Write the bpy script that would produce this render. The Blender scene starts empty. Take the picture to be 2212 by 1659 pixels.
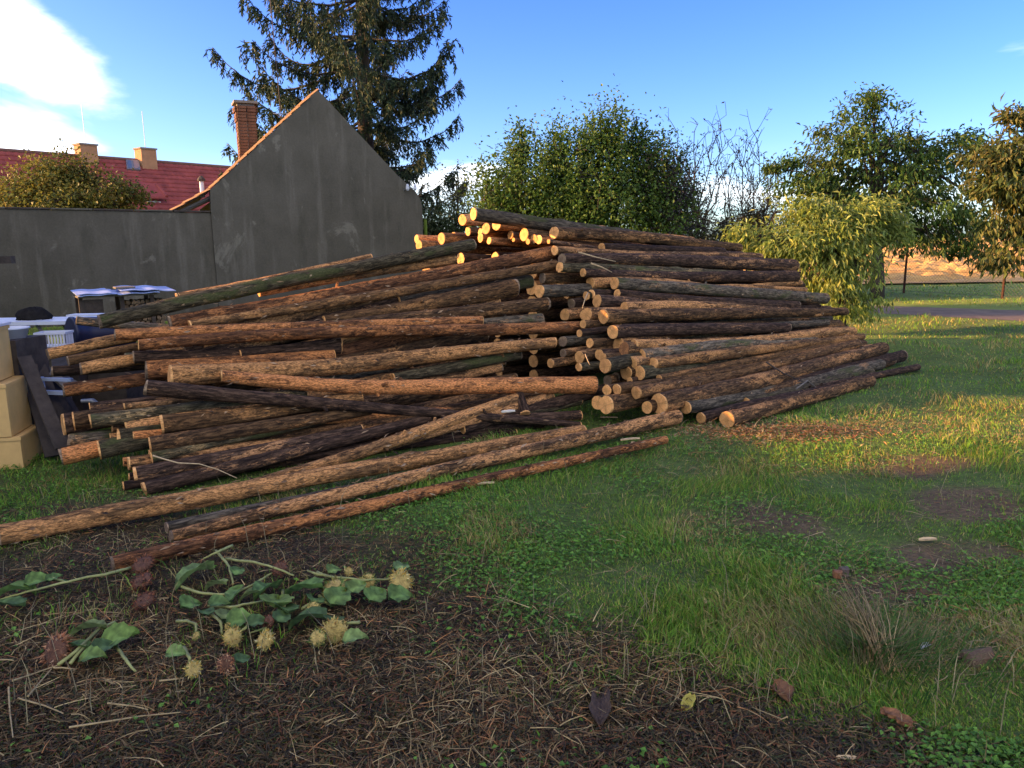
import bpy, math, random
import numpy as np
from mathutils import Vector, Matrix, Quaternion

random.seed(7); RNG = np.random.default_rng(7)
R = math.radians
SC = bpy.context.scene
COL = SC.collection

# ------------------------------------------------------------------ camera
F_PX, PITCH, ROLL, CAM_H = 773.0, R(10.2), R(-1.0), 1.6
camd = bpy.data.cameras.new('camera'); cam = bpy.data.objects.new('camera', camd)
COL.objects.link(cam)
camd.sensor_width = 36.0; camd.lens = F_PX / 1024 * 36.0
camd.clip_start = 0.05; camd.clip_end = 3000
CM = (Matrix.Rotation(math.pi/2 - PITCH, 3, 'X') @ Matrix.Rotation(ROLL, 3, 'Z'))
cam.matrix_world = Matrix.Translation((0, 0, CAM_H)) @ CM.to_4x4()
SC.camera = cam
CM_NP = np.array(CM)
KD = 2212 / 1024.0      # measuring units: photo seen at 2212 x 1659

# ------------------------------------------------------------------ light
SUN_EL, SUN_AZ = R(14), R(4)       # sun low on the left, a little towards the viewer
to_sun = Vector((-math.cos(SUN_AZ)*math.cos(SUN_EL), -math.sin(SUN_AZ)*math.cos(SUN_EL), math.sin(SUN_EL)))
sund = bpy.data.lights.new('sun', 'SUN'); sun = bpy.data.objects.new('sun', sund); COL.objects.link(sun)
sund.energy = 4.4; sund.angle = R(0.6); sund.color = (1.0, 0.55, 0.22)
sun.rotation_euler = to_sun.to_track_quat('Z', 'Y').to_euler()

world = bpy.data.worlds.new('World'); SC.world = world; world.use_nodes = True
SC.view_settings.view_transform = 'Standard'; SC.view_settings.look = 'None'
SC.view_settings.exposure = 1.9; SC.view_settings.gamma = 1.0
SC.view_settings.use_curve_mapping = False

def ray(dx, dy):
    px, py = dx / KD, dy / KD
    return CM @ Vector(((px - 512) / F_PX, -(py - 384) / F_PX, -1.0))
CAMP = Vector((0, 0, CAM_H))
def on_y(dx, dy, Y):
    d = ray(dx, dy); return CAMP + d * (Y / d.y)
def on_z(dx, dy, z=0.0):
    d = ray(dx, dy)
    if d.z > -1e-4: d = Vector((d.x, d.y, -1e-4))
    return CAMP + d * ((z - CAM_H) / d.z)
def on_plane(dx, dy, p0, n):
    d = ray(dx, dy); return CAMP + d * ((p0 - CAMP).dot(n) / d.dot(n))
def project(P):                       # world points -> photo units
    q = (P - np.array([0, 0, CAM_H])) @ CM_NP
    z = np.minimum(q[:, 2], -1e-3)
    return np.stack([(q[:, 0] / -z * F_PX + 512) * KD, (-q[:, 1] / -z * F_PX + 384) * KD], 1)
def on_z_np(D, z=0.0):
    px = (D / KD - np.array([512, 384])) / F_PX
    d = np.stack([px[:, 0], -px[:, 1], -np.ones(len(px))], 1) @ CM_NP.T
    t = (z - CAM_H) / np.minimum(d[:, 2], -1e-3)
    return np.array([0, 0, CAM_H]) + d * t[:, None]

# ------------------------------------------------------------------ node helpers
class NT:
    def __init__(s, tree): s.t = tree; s.n = tree.nodes; s.l = tree.links
    def new(s, kind, **kw):
        nd = s.n.new(kind)
        for k, v in kw.items(): setattr(nd, k, v)
        return nd
    def put(s, sock, v):
        if isinstance(v, bpy.types.NodeSocket): s.l.new(v, sock)
        elif isinstance(v, (tuple, list)):
            v = tuple(v)
            if len(v) == 3 and len(sock.default_value) == 4: v = v + (1,)
            sock.default_value = v
        else: sock.default_value = v
    def math(s, op, a, b=0.0, c=None, clamp=False):
        m = s.new('ShaderNodeMath', operation=op, use_clamp=clamp)
        s.put(m.inputs[0], a); s.put(m.inputs[1], b)
        if c is not None: s.put(m.inputs[2], c)
        return m.outputs[0]
    def vmath(s, op, a, b=None):
        m = s.new('ShaderNodeVectorMath', operation=op)
        s.put(m.inputs[0], a)
        if b is not None: s.put(m.inputs[1], b)
        return m.outputs['Value'] if op in ('DOT_PRODUCT', 'LENGTH', 'DISTANCE') else m.outputs[0]
    def scale(s, a, f):
        m = s.new('ShaderNodeVectorMath', operation='SCALE'); s.put(m.inputs[0], a); s.put(m.inputs['Scale'], f)
        return m.outputs[0]
    def noise(s, vec, scale, detail=4, rough=0.55, dist=0.0):
        m = s.new('ShaderNodeTexNoise'); s.put(m.inputs['Vector'], vec)
        m.inputs['Scale'].default_value = scale; m.inputs['Detail'].default_value = detail
        m.inputs['Roughness'].default_value = rough; m.inputs['Distortion'].default_value = dist
        return m.outputs[0]
    def ramp(s, f, stops, mode='LINEAR'):
        m = s.new('ShaderNodeValToRGB'); e = m.color_ramp.elements; m.color_ramp.interpolation = mode
        while len(e) < len(stops): e.new(0.5)
        for i, (p, c) in enumerate(stops):
            e[i].position = p; e[i].color = tuple(c) + (1,) if len(c) == 3 else c
        s.put(m.inputs[0], f); return m.outputs[0]
    def step(s, f, a, b):
        m = s.new('ShaderNodeMapRange', interpolation_type='SMOOTHSTEP')
        s.put(m.inputs[0], f); m.inputs[1].default_value = a; m.inputs[2].default_value = b
        return m.outputs[0]
    def mix(s, f, a, b, blend='MIX'):
        m = s.new('ShaderNodeMix', data_type='RGBA', blend_type=blend)
        s.put(m.inputs[0], f); s.put(m.inputs[6], a); s.put(m.inputs[7], b); return m.outputs[2]
    def mapping(s, vec, scale=(1, 1, 1), loc=(0, 0, 0)):
        m = s.new('ShaderNodeMapping'); s.put(m.inputs[0], vec)
        m.inputs['Scale'].default_value = scale; m.inputs['Location'].default_value = loc; return m.outputs[0]
    def bump(s, h, strength=0.5, dist=0.01):
        m = s.new('ShaderNodeBump'); m.inputs['Strength'].default_value = strength; m.inputs['Distance'].default_value = dist
        s.put(m.inputs['Height'], h); return m.outputs[0]
    def coord(s, name='Object'):
        return s.new('ShaderNodeTexCoord').outputs[name]

def new_mat(name):
    m = bpy.data.materials.new(name); m.use_nodes = True
    nt = NT(m.node_tree); b = nt.n['Principled BSDF']; b.inputs['Roughness'].default_value = 0.85
    b.inputs['Specular IOR Level'].default_value = 0.25
    return m, nt, b

CLOUD_SEED = (153.3, 45.1, 0.0)
# ---- the world: clear sky with one bright cloud and thin low cloud near the horizon
w = NT(world.node_tree); bg = w.n['Background']
sky = w.new('ShaderNodeTexSky', sky_type='NISHITA'); sky.sun_disc = False
sky.sun_elevation = SUN_EL
sky.sun_rotation = math.atan2(to_sun.x, to_sun.y)
sky.air_density = 0.85; sky.dust_density = 1.6; sky.ozone_density = 3.5; sky.altitude = 200
dirv = w.coord('Generated')
c0 = ray(-10, 75).normalized(); cr = (CM @ Vector((1, 0, 0))); cr = (cr - c0 * cr.dot(c0)).normalized(); cu = c0.cross(cr) * -1
a = w.vmath('DOT_PRODUCT', dirv, tuple(cr)); b_ = w.vmath('DOT_PRODUCT', dirv, tuple(cu)); cf = w.vmath('DOT_PRODUCT', dirv, tuple(c0))
nz = w.noise(w.mapping(dirv, (1, 1, 2.2)), 5.0, 6, 0.6)
nz2 = w.noise(w.mapping(dirv, (1, 1, 3.0)), 14.0, 6, 0.6)
bt = w.math('ADD', b_, w.math('MULTIPLY', a, 0.50))
ea = w.math('POWER', w.math('DIVIDE', w.math('ABSOLUTE', a), 0.105), 2.0)
eb = w.math('POWER', w.math('DIVIDE', bt, 0.052), 2.0)
er = w.math('SQRT', w.math('ADD', ea, eb))
er = w.math('ADD', er, w.math('MULTIPLY', w.math('SUBTRACT', nz, 0.5), 0.8))
er = w.math('ADD', er, w.math('MULTIPLY', w.math('SUBTRACT', nz2, 0.5), 0.45))
cm = w.math('MULTIPLY', w.step(er, 1.1, 0.35), w.step(cf, 0.5, 0.8))
sep = w.new('ShaderNodeSeparateXYZ'); w.put(sep.inputs[0], dirv)
low = w.math('MULTIPLY', w.step(sep.outputs[2], 0.12, 0.02), w.step(w.noise(w.mapping(dirv, (1, 1, 5)), 4.0, 5, 0.55), 0.42, 0.68))
cm = w.math('MAXIMUM', cm, w.math('MULTIPLY', low, 0.22))
den = w.math('ADD', w.math('MAXIMUM', sep.outputs[2], 0.0), 0.18)          # scattered white cloud, mostly unseen, added to brighten and neutralise the shade
cp = w.new('ShaderNodeCombineXYZ'); w.put(cp.inputs[0], w.math('DIVIDE', sep.outputs[0], den)); w.put(cp.inputs[1], w.math('DIVIDE', sep.outputs[1], den))
sc = w.step(w.noise(w.mapping(cp.outputs[0], (1, 1, 1), CLOUD_SEED), 0.42, 7, 0.55, 0.3), 0.515, 0.62)
cm = w.math('MAXIMUM', cm, w.math('MULTIPLY', sc, w.step(sep.outputs[2], 0.02, 0.10)))
skyc = w.new('ShaderNodeHueSaturation'); w.put(skyc.inputs['Color'], sky.outputs[0])
skyc.inputs['Saturation'].default_value = 1.22; skyc.inputs['Hue'].default_value = 0.525
SKY_K = 0.12
w.put(bg.inputs['Color'], w.mix(cm, skyc.outputs[0], (7.6, 7.4, 7.1)))
bg.inputs['Strength'].default_value = SKY_K

# ------------------------------------------------------------------ mesh helpers
class MB:
    """collects vertices, faces and vertex colours; build() links them as one mesh object"""
    def __init__(s): s.v = []; s.f = {3: [], 4: []}; s.c = []; s.n = 0; s.ng = []
    def add(s, V, quads=None, tris=None, col=None):
        V = np.asarray(V, float).reshape(-1, 3)
        if quads is not None and len(quads): s.f[4].append(np.asarray(quads, np.int64) + s.n)
        if tris is not None and len(tris): s.f[3].append(np.asarray(tris, np.int64) + s.n)
        s.v.append(V)
        if col is None: col = (1, 1, 1)
        col = np.asarray(col, float)
        s.c.append(np.broadcast_to(col, (len(V), 3)))
        s.n += len(V)
    def box(s, lo, hi, M=None, col=None):
        x0, y0, z0 = lo; x1, y1, z1 = hi
        V = np.array([(x0,y0,z0),(x1,y0,z0),(x1,y1,z0),(x0,y1,z0),(x0,y0,z1),(x1,y0,z1),(x1,y1,z1),(x0,y1,z1)], float)
        if M is not None: V = V @ np.array(M.to_3x3()).T + np.array(M.translation)
        s.add(V, [(0,3,2,1),(4,5,6,7),(0,1,5,4),(1,2,6,5),(2,3,7,6),(3,0,4,7)], None, col)
    def tube(s, pts, rad, k=6, col=None, cap=True):
        pts = np.asarray(pts, float); n = len(pts); rad = np.broadcast_to(np.asarray(rad, float), (n,))
        T = np.gradient(pts, axis=0); T /= np.linalg.norm(T, axis=1)[:, None] + 1e-9
        up = np.array([0, 0, 1.0]) if abs(T[:, 2]).mean() < 0.8 else np.array([1.0, 0, 0])
        A = np.cross(T, up); A /= np.linalg.norm(A, axis=1)[:, None] + 1e-9; B = np.cross(A, T)
        th = np.arange(k) / k * 2 * np.pi
        V = pts[:, None] + rad[:, None, None] * (np.cos(th)[None, :, None] * A[:, None] + np.sin(th)[None, :, None] * B[:, None])
        i = np.arange(n - 1)[:, None] * k; j = np.arange(k)[None]; j2 = (j + 1) % k
        Q = np.stack([i + j, i + k + j, i + k + j2, i + j2], -1).reshape(-1, 4)
        V = V.reshape(-1, 3); tr = []
        if cap:
            V = np.concatenate([V, pts[:1], pts[-1:]]); a0 = n * k; jj = np.arange(k)
            tr = np.concatenate([np.stack([np.full(k, a0), jj, (jj + 1) % k], 1),
                                 np.stack([np.full(k, a0 + 1), (n-1)*k + (jj+1) % k, (n-1)*k + jj], 1)])
        s.add(V, Q, tr, col)
    def leaves(s, pos, d, nrm, ln, wd, col, fold=0.12, wide=0.45):
        """folded pointed leaves: base, two sides, tip"""
        d = d / (np.linalg.norm(d, axis=1)[:, None] + 1e-9)
        sd = np.cross(d, nrm); sd /= np.linalg.norm(sd, axis=1)[:, None] + 1e-9
        up = np.cross(sd, d); ln = np.asarray(ln)[:, None]; wd = np.asarray(wd)[:, None]
        mid = pos + d * ln * wide + up * fold * wd * 2
        V = np.stack([pos, mid - sd * wd * .5, pos + d * ln - up * ln * 0.1, mid + sd * wd * .5], 1).reshape(-1, 3)
        b = np.arange(len(pos))[:, None] * 4
        s.add(V, None, np.concatenate([b + np.array([[0, 1, 2]]), b + np.array([[0, 2, 3]])]), np.repeat(col, 4, 0))
    def blades(s, pos, h, lean, wid, col, tipcol=None):
        n = len(pos); th = RNG.uniform(0, 2*np.pi, n)
        sd = np.stack([np.cos(th), np.sin(th), np.zeros(n)], 1) * wid[:, None] * .5
        upv = np.zeros((n, 3)); upv[:, 2] = 1
        mid = pos + upv * h[:, None] * .62 + lean * .3; tip = pos + upv * h[:, None] + lean
        V = np.stack([pos - sd, pos + sd, mid + sd * .8, mid - sd * .8, tip], 1).reshape(-1, 3)
        b = np.arange(n)[:, None] * 5
        s.add(V, b + np.array([[0, 1, 2, 3]]), b + np.array([[3, 2, 4]]), np.repeat(col, 5, 0))
    def mesh(s, name, smooth=False):
        V = np.concatenate(s.v); me = bpy.data.meshes.new(name)
        me.vertices.add(len(V)); me.vertices.foreach_set('co', V.astype(np.float32).ravel())
        Q = np.concatenate(s.f[4]) if s.f[4] else np.zeros((0, 4), int)
        T = np.concatenate(s.f[3]) if s.f[3] else np.zeros((0, 3), int)
        idx = np.concatenate([Q.ravel(), T.ravel()]).astype(np.int32)
        me.loops.add(len(idx)); me.loops.foreach_set('vertex_index', idx)
        st = np.concatenate([np.arange(len(Q)) * 4, len(Q) * 4 + np.arange(len(T)) * 3]).astype(np.int32)
        me.polygons.add(len(st)); me.polygons.foreach_set('loop_start', st)
        me.polygons.foreach_set('use_smooth', np.full(len(st), smooth))
        me.update(calc_edges=True); me.validate()
        C = np.concatenate(s.c)
        if not np.allclose(C, 1):
            at = me.color_attributes.new('Col', 'FLOAT_COLOR', 'POINT')
            at.data.foreach_set('color', np.concatenate([C, np.ones((len(C), 1))], 1).astype(np.float32).ravel())
        return me
    def build(s, name, mat, parent=None, smooth=False, origin=None):
        if origin is not None:
            o_ = np.array(origin, float); s.v = [v - o_ for v in s.v]
        ob = bpy.data.objects.new(name, s.mesh(name, smooth)); COL.objects.link(ob)
        if mat: ob.data.materials.append(mat)
        if parent: ob.parent = parent
        elif origin is not None: ob.location = origin
        return ob

def tag(o, label=None, cat=None, group=None, kind=None):
    if label: o['label'] = label
    if cat: o['category'] = cat
    if group: o['group'] = group
    if kind: o['kind'] = kind
    return o
def empty(name, loc, label=None, cat=None, group=None, rz=0.0):
    o = bpy.data.objects.new(name, None); COL.objects.link(o); o.location = loc; o.rotation_euler.z = rz
    o.empty_display_size = 0.2
    return tag(o, label, cat, group)
def link(name, me, mat, parent=None, loc=(0, 0, 0)):
    o = bpy.data.objects.new(name, me); COL.objects.link(o); o.location = loc
    if mat and not me.materials: me.materials.append(mat)
    if parent: o.parent = parent
    return o

# ------------------------------------------------------------------ materials
def mat_attr(name, rough=0.7, transl=0.25, var=0.25, spec=0.25):
    m, nt, b = new_mat(name)
    at = nt.new('ShaderNodeAttribute', attribute_name='Col').outputs[0]
    nz = nt.noise(nt.coord('Object'), 25.0, 2)
    col = nt.mix(1.0, at, nt.ramp(nz, [(0.3, (1-var,)*3), (0.7, (1+var,)*3)]), 'MULTIPLY')
    nt.put(b.inputs['Base Color'], col); b.inputs['Roughness'].default_value = rough
    b.inputs['Specular IOR Level'].default_value = spec
    if transl > 0:
        tr = nt.new('ShaderNodeBsdfTranslucent'); nt.put(tr.inputs[0], col)
        mx = nt.new('ShaderNodeMixShader'); mx.inputs[0].default_value = transl
        nt.l.new(b.outputs[0], mx.inputs[1]); nt.l.new(tr.outputs[0], mx.inputs[2])
        nt.l.new(mx.outputs[0], nt.n['Material Output'].inputs[0])
    return m
def mat_plain(name, col, rough=0.7, var=0.2, scale=8.0, bump=0.0, metal=0.0, spec=0.3, stretch=(1, 1, 1)):
    m, nt, b = new_mat(name)
    v = nt.mapping(nt.coord('Object'), stretch); nz = nt.noise(v, scale, 6, 0.65)
    c = np.array(col)
    nt.put(b.inputs['Base Color'], nt.ramp(nz, [(0.3, tuple(c * (1 - var))), (0.7, tuple(np.minimum(c * (1 + var), .95)))]))
    b.inputs['Roughness'].default_value = rough; b.inputs['Metallic'].default_value = metal
    b.inputs['Specular IOR Level'].default_value = spec
    if bump: nt.put(b.inputs['Normal'], nt.bump(nz, bump, 0.01))
    return m
def mat_bark(name, dark, mid, light, peel, peel_amt, moss=0.0, mosscol=(0.060, 0.072, 0.028)):
    m, nt, b = new_mat(name)
    rnd = nt.new('ShaderNodeObjectInfo').outputs['Random']
    off = nt.new('ShaderNodeCombineXYZ')
    for i, k in enumerate((37.0, 71.0, 53.0)): nt.put(off.inputs[i], nt.math('MULTIPLY', rnd, k))
    v = nt.vmath('ADD', nt.coord('Object'), off.outputs[0])
    big = nt.noise(nt.mapping(v, (9, 9, 1.7)), 1.0, 5, 0.6, 0.4)
    fine = nt.noise(nt.mapping(v, (60, 60, 10)), 1.0, 6, 0.7, 0.3)
    scales = nt.noise(nt.mapping(v, (34, 34, 14)), 1.0, 5, 0.75, 1.2)
    specks = nt.noise(nt.mapping(v, (130, 130, 45)), 1.0, 3, 0.7)
    col = nt.ramp(fine, [(0.38, dark), (0.50, mid), (0.63, light)])
    pm = nt.math('ADD', nt.math('MULTIPLY', big, 0.75), nt.math('MULTIPLY', scales, 0.55))
    thr = 0.86 - 0.36 * peel_amt
    pm = nt.step(nt.math('ADD', pm, nt.math('MULTIPLY', nt.math('SUBTRACT', rnd, 0.5), 0.14)), thr, thr + 0.09)
    pc = nt.ramp(specks, [(0.38, tuple(np.array(peel) * 0.42)), (0.5, peel), (0.64, tuple(np.minimum(np.array(peel) * np.array([1.5, 1.5, 1.45]), .8)))])
    col = nt.mix(pm, col, pc)
    dk = nt.step(nt.noise(nt.mapping(v, (24, 24, 7)), 1.0, 6, 0.75, 1.0), 0.51, 0.62)
    col = nt.mix(nt.math('MULTIPLY', dk, 0.75), col, tuple(np.array(dark) * 0.55))
    if moss > 0:
        mm = nt.step(nt.noise(nt.mapping(v, (7, 7, 2.4)), 1.0, 4, 0.6), 0.62 - 0.25 * moss, 0.72 - 0.2 * moss)
        mcol = nt.ramp(specks, [(0.3, tuple(np.array(mosscol) * 0.55)), (0.7, tuple(np.array(mosscol) * 1.6))])
        col = nt.mix(nt.math('MULTIPLY', mm, 0.8), col, mcol)
    fl = nt.step(specks, 0.66, 0.76)
    col = nt.mix(nt.math('MULTIPLY', fl, 0.5), col, tuple(np.minimum(np.array(light) * 1.9, .7)))
    tone = nt.math('ADD', 0.78, nt.math('MULTIPLY', rnd, 0.70))
    cmb = nt.new('ShaderNodeCombineColor')
    nt.put(cmb.inputs[0], nt.math('MULTIPLY', tone, 1.12)); nt.put(cmb.inputs[1], tone); nt.put(cmb.inputs[2], nt.math('MULTIPLY', tone, 0.80))
    col = nt.mix(1.0, col, cmb.outputs[0], 'MULTIPLY')
    nt.put(b.inputs['Base Color'], col); b.inputs['Roughness'].default_value = 0.9
    b.inputs['Specular IOR Level'].default_value = 0.15
    h = nt.math('ADD', nt.math('MULTIPLY', scales, 1.0), nt.math('MULTIPLY', fine, 0.8))
    h = nt.math('SUBTRACT', h, nt.math('MULTIPLY', pm, 0.25))
    nt.put(b.inputs['Normal'], nt.bump(h, 0.9, 0.022))
    return m
BARK = {
 'red':   mat_bark('bark_red', (0.038, 0.020, 0.012), (0.125, 0.058, 0.029), (0.26, 0.125, 0.06), (0.44, 0.19, 0.075), 0.75),
 'tan':   mat_bark('bark_tan', (0.042, 0.026, 0.015), (0.135, 0.076, 0.037), (0.26, 0.150, 0.072), (0.40, 0.208, 0.088), 0.66),
 'brown': mat_bark('bark_brown', (0.026, 0.017, 0.011), (0.088, 0.052, 0.028), (0.20, 0.12, 0.062), (0.40, 0.21, 0.095), 0.60),
 'dark':  mat_bark('bark_dark', (0.016, 0.011, 0.009), (0.048, 0.030, 0.022), (0.115, 0.074, 0.054), (0.30, 0.165, 0.085), 0.36),
 'green': mat_bark('bark_green', (0.020, 0.018, 0.012), (0.062, 0.052, 0.032), (0.14, 0.12, 0.08), (0.27, 0.19, 0.10), 0.35, 0.42),
 'grey':  mat_bark('bark_grey', (0.032, 0.028, 0.023), (0.10, 0.085, 0.068), (0.21, 0.18, 0.14), (0.36, 0.21, 0.11), 0.42, 0.25),
}
def mat_cut(name, c1, c2, rim):
    m, nt, b = new_mat(name)
    v = nt.coord('Object'); rnd = nt.new('ShaderNodeObjectInfo').outputs['Random']
    sp = nt.new('ShaderNodeSeparateXYZ'); nt.put(sp.inputs[0], v)
    xy = nt.new('ShaderNodeCombineXYZ'); nt.l.new(sp.outputs[0], xy.inputs[0]); nt.l.new(sp.outputs[1], xy.inputs[1])
    rad = nt.vmath('LENGTH', xy.outputs[0])
    wob = nt.noise(v, 26.0, 3); rw = nt.math('ADD', rad, nt.math('MULTIPLY', wob, 0.012))
    ring = nt.math('SINE', nt.math('MULTIPLY', rw, 620.0))
    saw = nt.noise(nt.mapping(v, (25, 220, 25)), 1.0, 4, 0.7)
    f = nt.math('ADD', nt.math('MULTIPLY', ring, 0.16), nt.math('MULTIPLY', nt.noise(v, 30.0, 5, 0.7), 1.0))
    col = nt.ramp(f, [(0.32, c1), (0.68, c2)])
    col = nt.mix(nt.math('MULTIPLY', nt.step(saw, 0.52, 0.7), 0.35), col, tuple(np.array(c1) * 0.6))
    heart = nt.step(rad, 0.035, 0.012); col = nt.mix(nt.math('MULTIPLY', heart, 0.35), col, tuple(np.array(c1) * 0.6))
    crk = nt.noise(nt.vmath('ADD', nt.scale(nt.vmath('NORMALIZE', xy.outputs[0]), 3.5), nt.coord('Object')), 1.0, 3, 0.6)
    crk = nt.math('MULTIPLY', nt.step(crk, 0.57, 0.60), nt.step(crk, 0.63, 0.60)); col = nt.mix(nt.math('MULTIPLY', crk, 0.7), col, tuple(np.array(c1) * 0.25))
    col = nt.mix(nt.math('MULTIPLY', nt.step(nt.noise(v, 14.0, 5, 0.7), 0.5, 0.66), 0.55), col, tuple(np.array(c1) * np.array([.45, .42, .4])))
    tone = nt.math('ADD', 0.86, nt.math('MULTIPLY', rnd, 0.5))
    cmb = nt.new('ShaderNodeCombineColor')
    nt.put(cmb.inputs[0], tone); nt.put(cmb.inputs[1], nt.math('MULTIPLY', tone, 0.99)); nt.put(cmb.inputs[2], nt.math('MULTIPLY', tone, 0.95))
    col = nt.mix(1.0, col, cmb.outputs[0], 'MULTIPLY')
    nt.put(b.inputs['Base Color'], col)
    nt.put(b.inputs['Normal'], nt.bump(saw, 0.35, 0.004))
    return m
CUT = mat_cut('fresh_cut_wood', (0.52, 0.24, 0.075), (0.80, 0.42, 0.15), (0.2, 0.1, 0.05))
CUT_OLD = mat_cut('weathered_cut_wood', (0.13, 0.085, 0.05), (0.30, 0.20, 0.115), (0.1, 0.06, 0.03))
CUT_BURNT = mat_cut('dark_heart_cut_wood', (0.10, 0.045, 0.02), (0.40, 0.17, 0.055), (0.1, 0.05, 0.03))

LEAF = mat_attr('leaf', 0.55, 0.30, 0.25)
NEEDLE = mat_attr('needle', 0.6, 0.12, 0.3)
GRASS = mat_attr('grass_blade', 0.6, 0.30, 0.2)
STRAW = mat_attr('straw', 0.75, 0.15, 0.3)
TRUNK = mat_plain('tree_bark', (0.055, 0.042, 0.032), 0.9, 0.5, 9.0, 0.8, stretch=(3, 3, 0.6))
TWIG = mat_plain('twig_bark', (0.06, 0.045, 0.035), 0.9, 0.3, 12.0)

# ------------------------------------------------------------------ the ground
def vnoise(x, y, s, seed=0):
    """smooth value noise on numpy arrays, 0..1"""
    x = np.asarray(x) / s + seed * 17.3; y = np.asarray(y) / s + seed * 9.1
    xi = np.floor(x).astype(int); yi = np.floor(y).astype(int); fx = x - xi; fy = y - yi
    fx = fx * fx * (3 - 2 * fx); fy = fy * fy * (3 - 2 * fy)
    def h(a, b):
        v = np.sin(a * 127.1 + b * 311.7 + seed * 74.7) * 43758.5453; return v - np.floor(v)
    return (h(xi, yi) * (1 - fx) + h(xi + 1, yi) * fx) * (1 - fy) + (h(xi, yi + 1) * (1 - fx) + h(xi + 1, yi + 1) * fx) * fy
def ground_z(x, y):
    near = np.clip((13.5 - np.asarray(y)) / 3, 0, 1)
    return near * ((vnoise(x, y, 0.9, 1) - .5) * 0.06 + (vnoise(x, y, 0.28, 2) - .5) * 0.028)
BX = [-900, 0, 330, 830, 1000, 1150, 1400, 1560, 1800, 2212, 3000]
BY = [1120, 1120, 1125, 1150, 1215, 1300, 1385, 1480, 1580, 1660, 1760]
SOIL = [(1760, 1125, 210, 42), (2060, 1200, 190, 55), (1900, 1275, 150, 40), (2130, 1090, 150, 40), (1880, 1440, 60, 36), (2110, 1420, 60, 26), (1990, 1010, 140, 22)]
def zones(P):
    """P: world points on the ground -> dead-mulch weight, bare-soil weight, dry weight (with painted sunlit strips)"""
    d = project(P); x, y = d[:, 0], d[:, 1]
    w_ = 45 * (vnoise(P[:, 0], P[:, 1], 0.35, 5) - .5) * 2 + 50 * (vnoise(P[:, 0], P[:, 1], 1.0, 6) - .5) * 2
    w_ = w_ + 60 * (vnoise(P[:, 0], P[:, 1], 0.14, 7) - .5)
    dead = np.clip((y + w_ * 1.5 - np.interp(x, BX, BY)) / 150 + .5, 0, 1)
    soil = np.zeros(len(P))
    for (cx, cy, rx, ry) in SOIL:
        q = ((x - cx) / rx) ** 2 + ((y - cy) / ry) ** 2 + (vnoise(P[:, 0], P[:, 1], 0.22, 8) - .5) * 1.6
        soil = np.maximum(soil, np.clip((1.15 - q - (vnoise(P[:, 0], P[:, 1], 0.5, 18) - .5) * 1.6) / .9, 0, 1))
    dry = np.clip((vnoise(P[:, 0], P[:, 1], 0.6, 11) - .52) * 4, 0, 1)
    for (cx, cy, rx, ry) in [(1700, 938, 240, 26), (1080, 1150, 120, 25), (2100, 690, 220, 16), (2050, 900, 260, 50), (900, 1180, 120, 40)]:  # dry litter, plus strips that paint sunlit grass with yellowed blades
        q = ((x - cx) / rx) ** 2 + ((y - cy) / ry) ** 2 + (vnoise(P[:, 0], P[:, 1], 0.3, 9) - .5)
        dry = np.maximum(dry, np.clip((1.2 - q) / .5, 0, 1))
    return dead, soil, dry
def axis(a, fine0, fine1, step, far):
    g = list(np.arange(fine0, fine1, step)); s = step; x = fine1
    while x < far: g.append(x); s *= 1.35; x += s
    s = step; x = fine0 - step
    while x > -far if a else x > -30: g.insert(0, x); s *= 1.35; x -= s
    return np.array(g)
gx = axis(True, -6.0, 8.0, 0.11, 1500); gy = axis(False, 1.0, 13.5, 0.11, 2500)
X, Y = np.meshgrid(gx, gy); P = np.stack([X.ravel(), Y.ravel(), np.zeros(X.size)], 1)
P[:, 2] = ground_z(P[:, 0], P[:, 1]); dead, soil, dry = zones(P)
far = np.clip((P[:, 1] - 9) / 10, 0, 1)
gcol = np.array([0.085, 0.125, 0.024]) * (1 - far[:, None]) + np.array([0.17, 0.21, 0.03]) * far[:, None]  # far grass lightened to paint the sunlit verge
near_ok = (P[:, 1] > 0.5)[:, None]
gcol = np.where(near_ok, gcol * (1 - dead[:, None]) + np.array([0.058, 0.040, 0.018]) * dead[:, None], gcol)
gcol = np.where(near_ok, gcol * (1 - soil[:, None]) + np.array([0.130, 0.086, 0.040]) * soil[:, None], gcol)
nx, ny = len(gx), len(gy); i = np.arange(ny - 1)[:, None] * nx + np.arange(nx - 1)[None]
mb = MB(); mb.add(P, np.stack([i, i + 1, i + nx + 1, i + nx], -1).reshape(-1, 4), None, gcol)
m, nt, b = new_mat('ground_soil')
at = nt.new('ShaderNodeAttribute', attribute_name='Col').outputs[0]; v = nt.coord('Object')
n1 = nt.noise(v, 30.0, 7, 0.7); n2 = nt.noise(v, 2.0, 4, 0.6)
nt.put(b.inputs['Base Color'], nt.mix(1.0, nt.mix(1.0, at, nt.ramp(n1, [(0.3, (0.5,) * 3), (0.7, (1.6,) * 3)]), 'MULTIPLY'), nt.ramp(n2, [(0.3, (0.75, 0.72, 0.7)), (0.7, (1.2, 1.2, 1.2))]), 'MULTIPLY'))
b.inputs['Roughness'].default_value = 0.95; nt.put(b.inputs['Normal'], nt.bump(n1, 1.0, 0.03))
tag(mb.build('ground', m, smooth=True), kind='structure')

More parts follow.
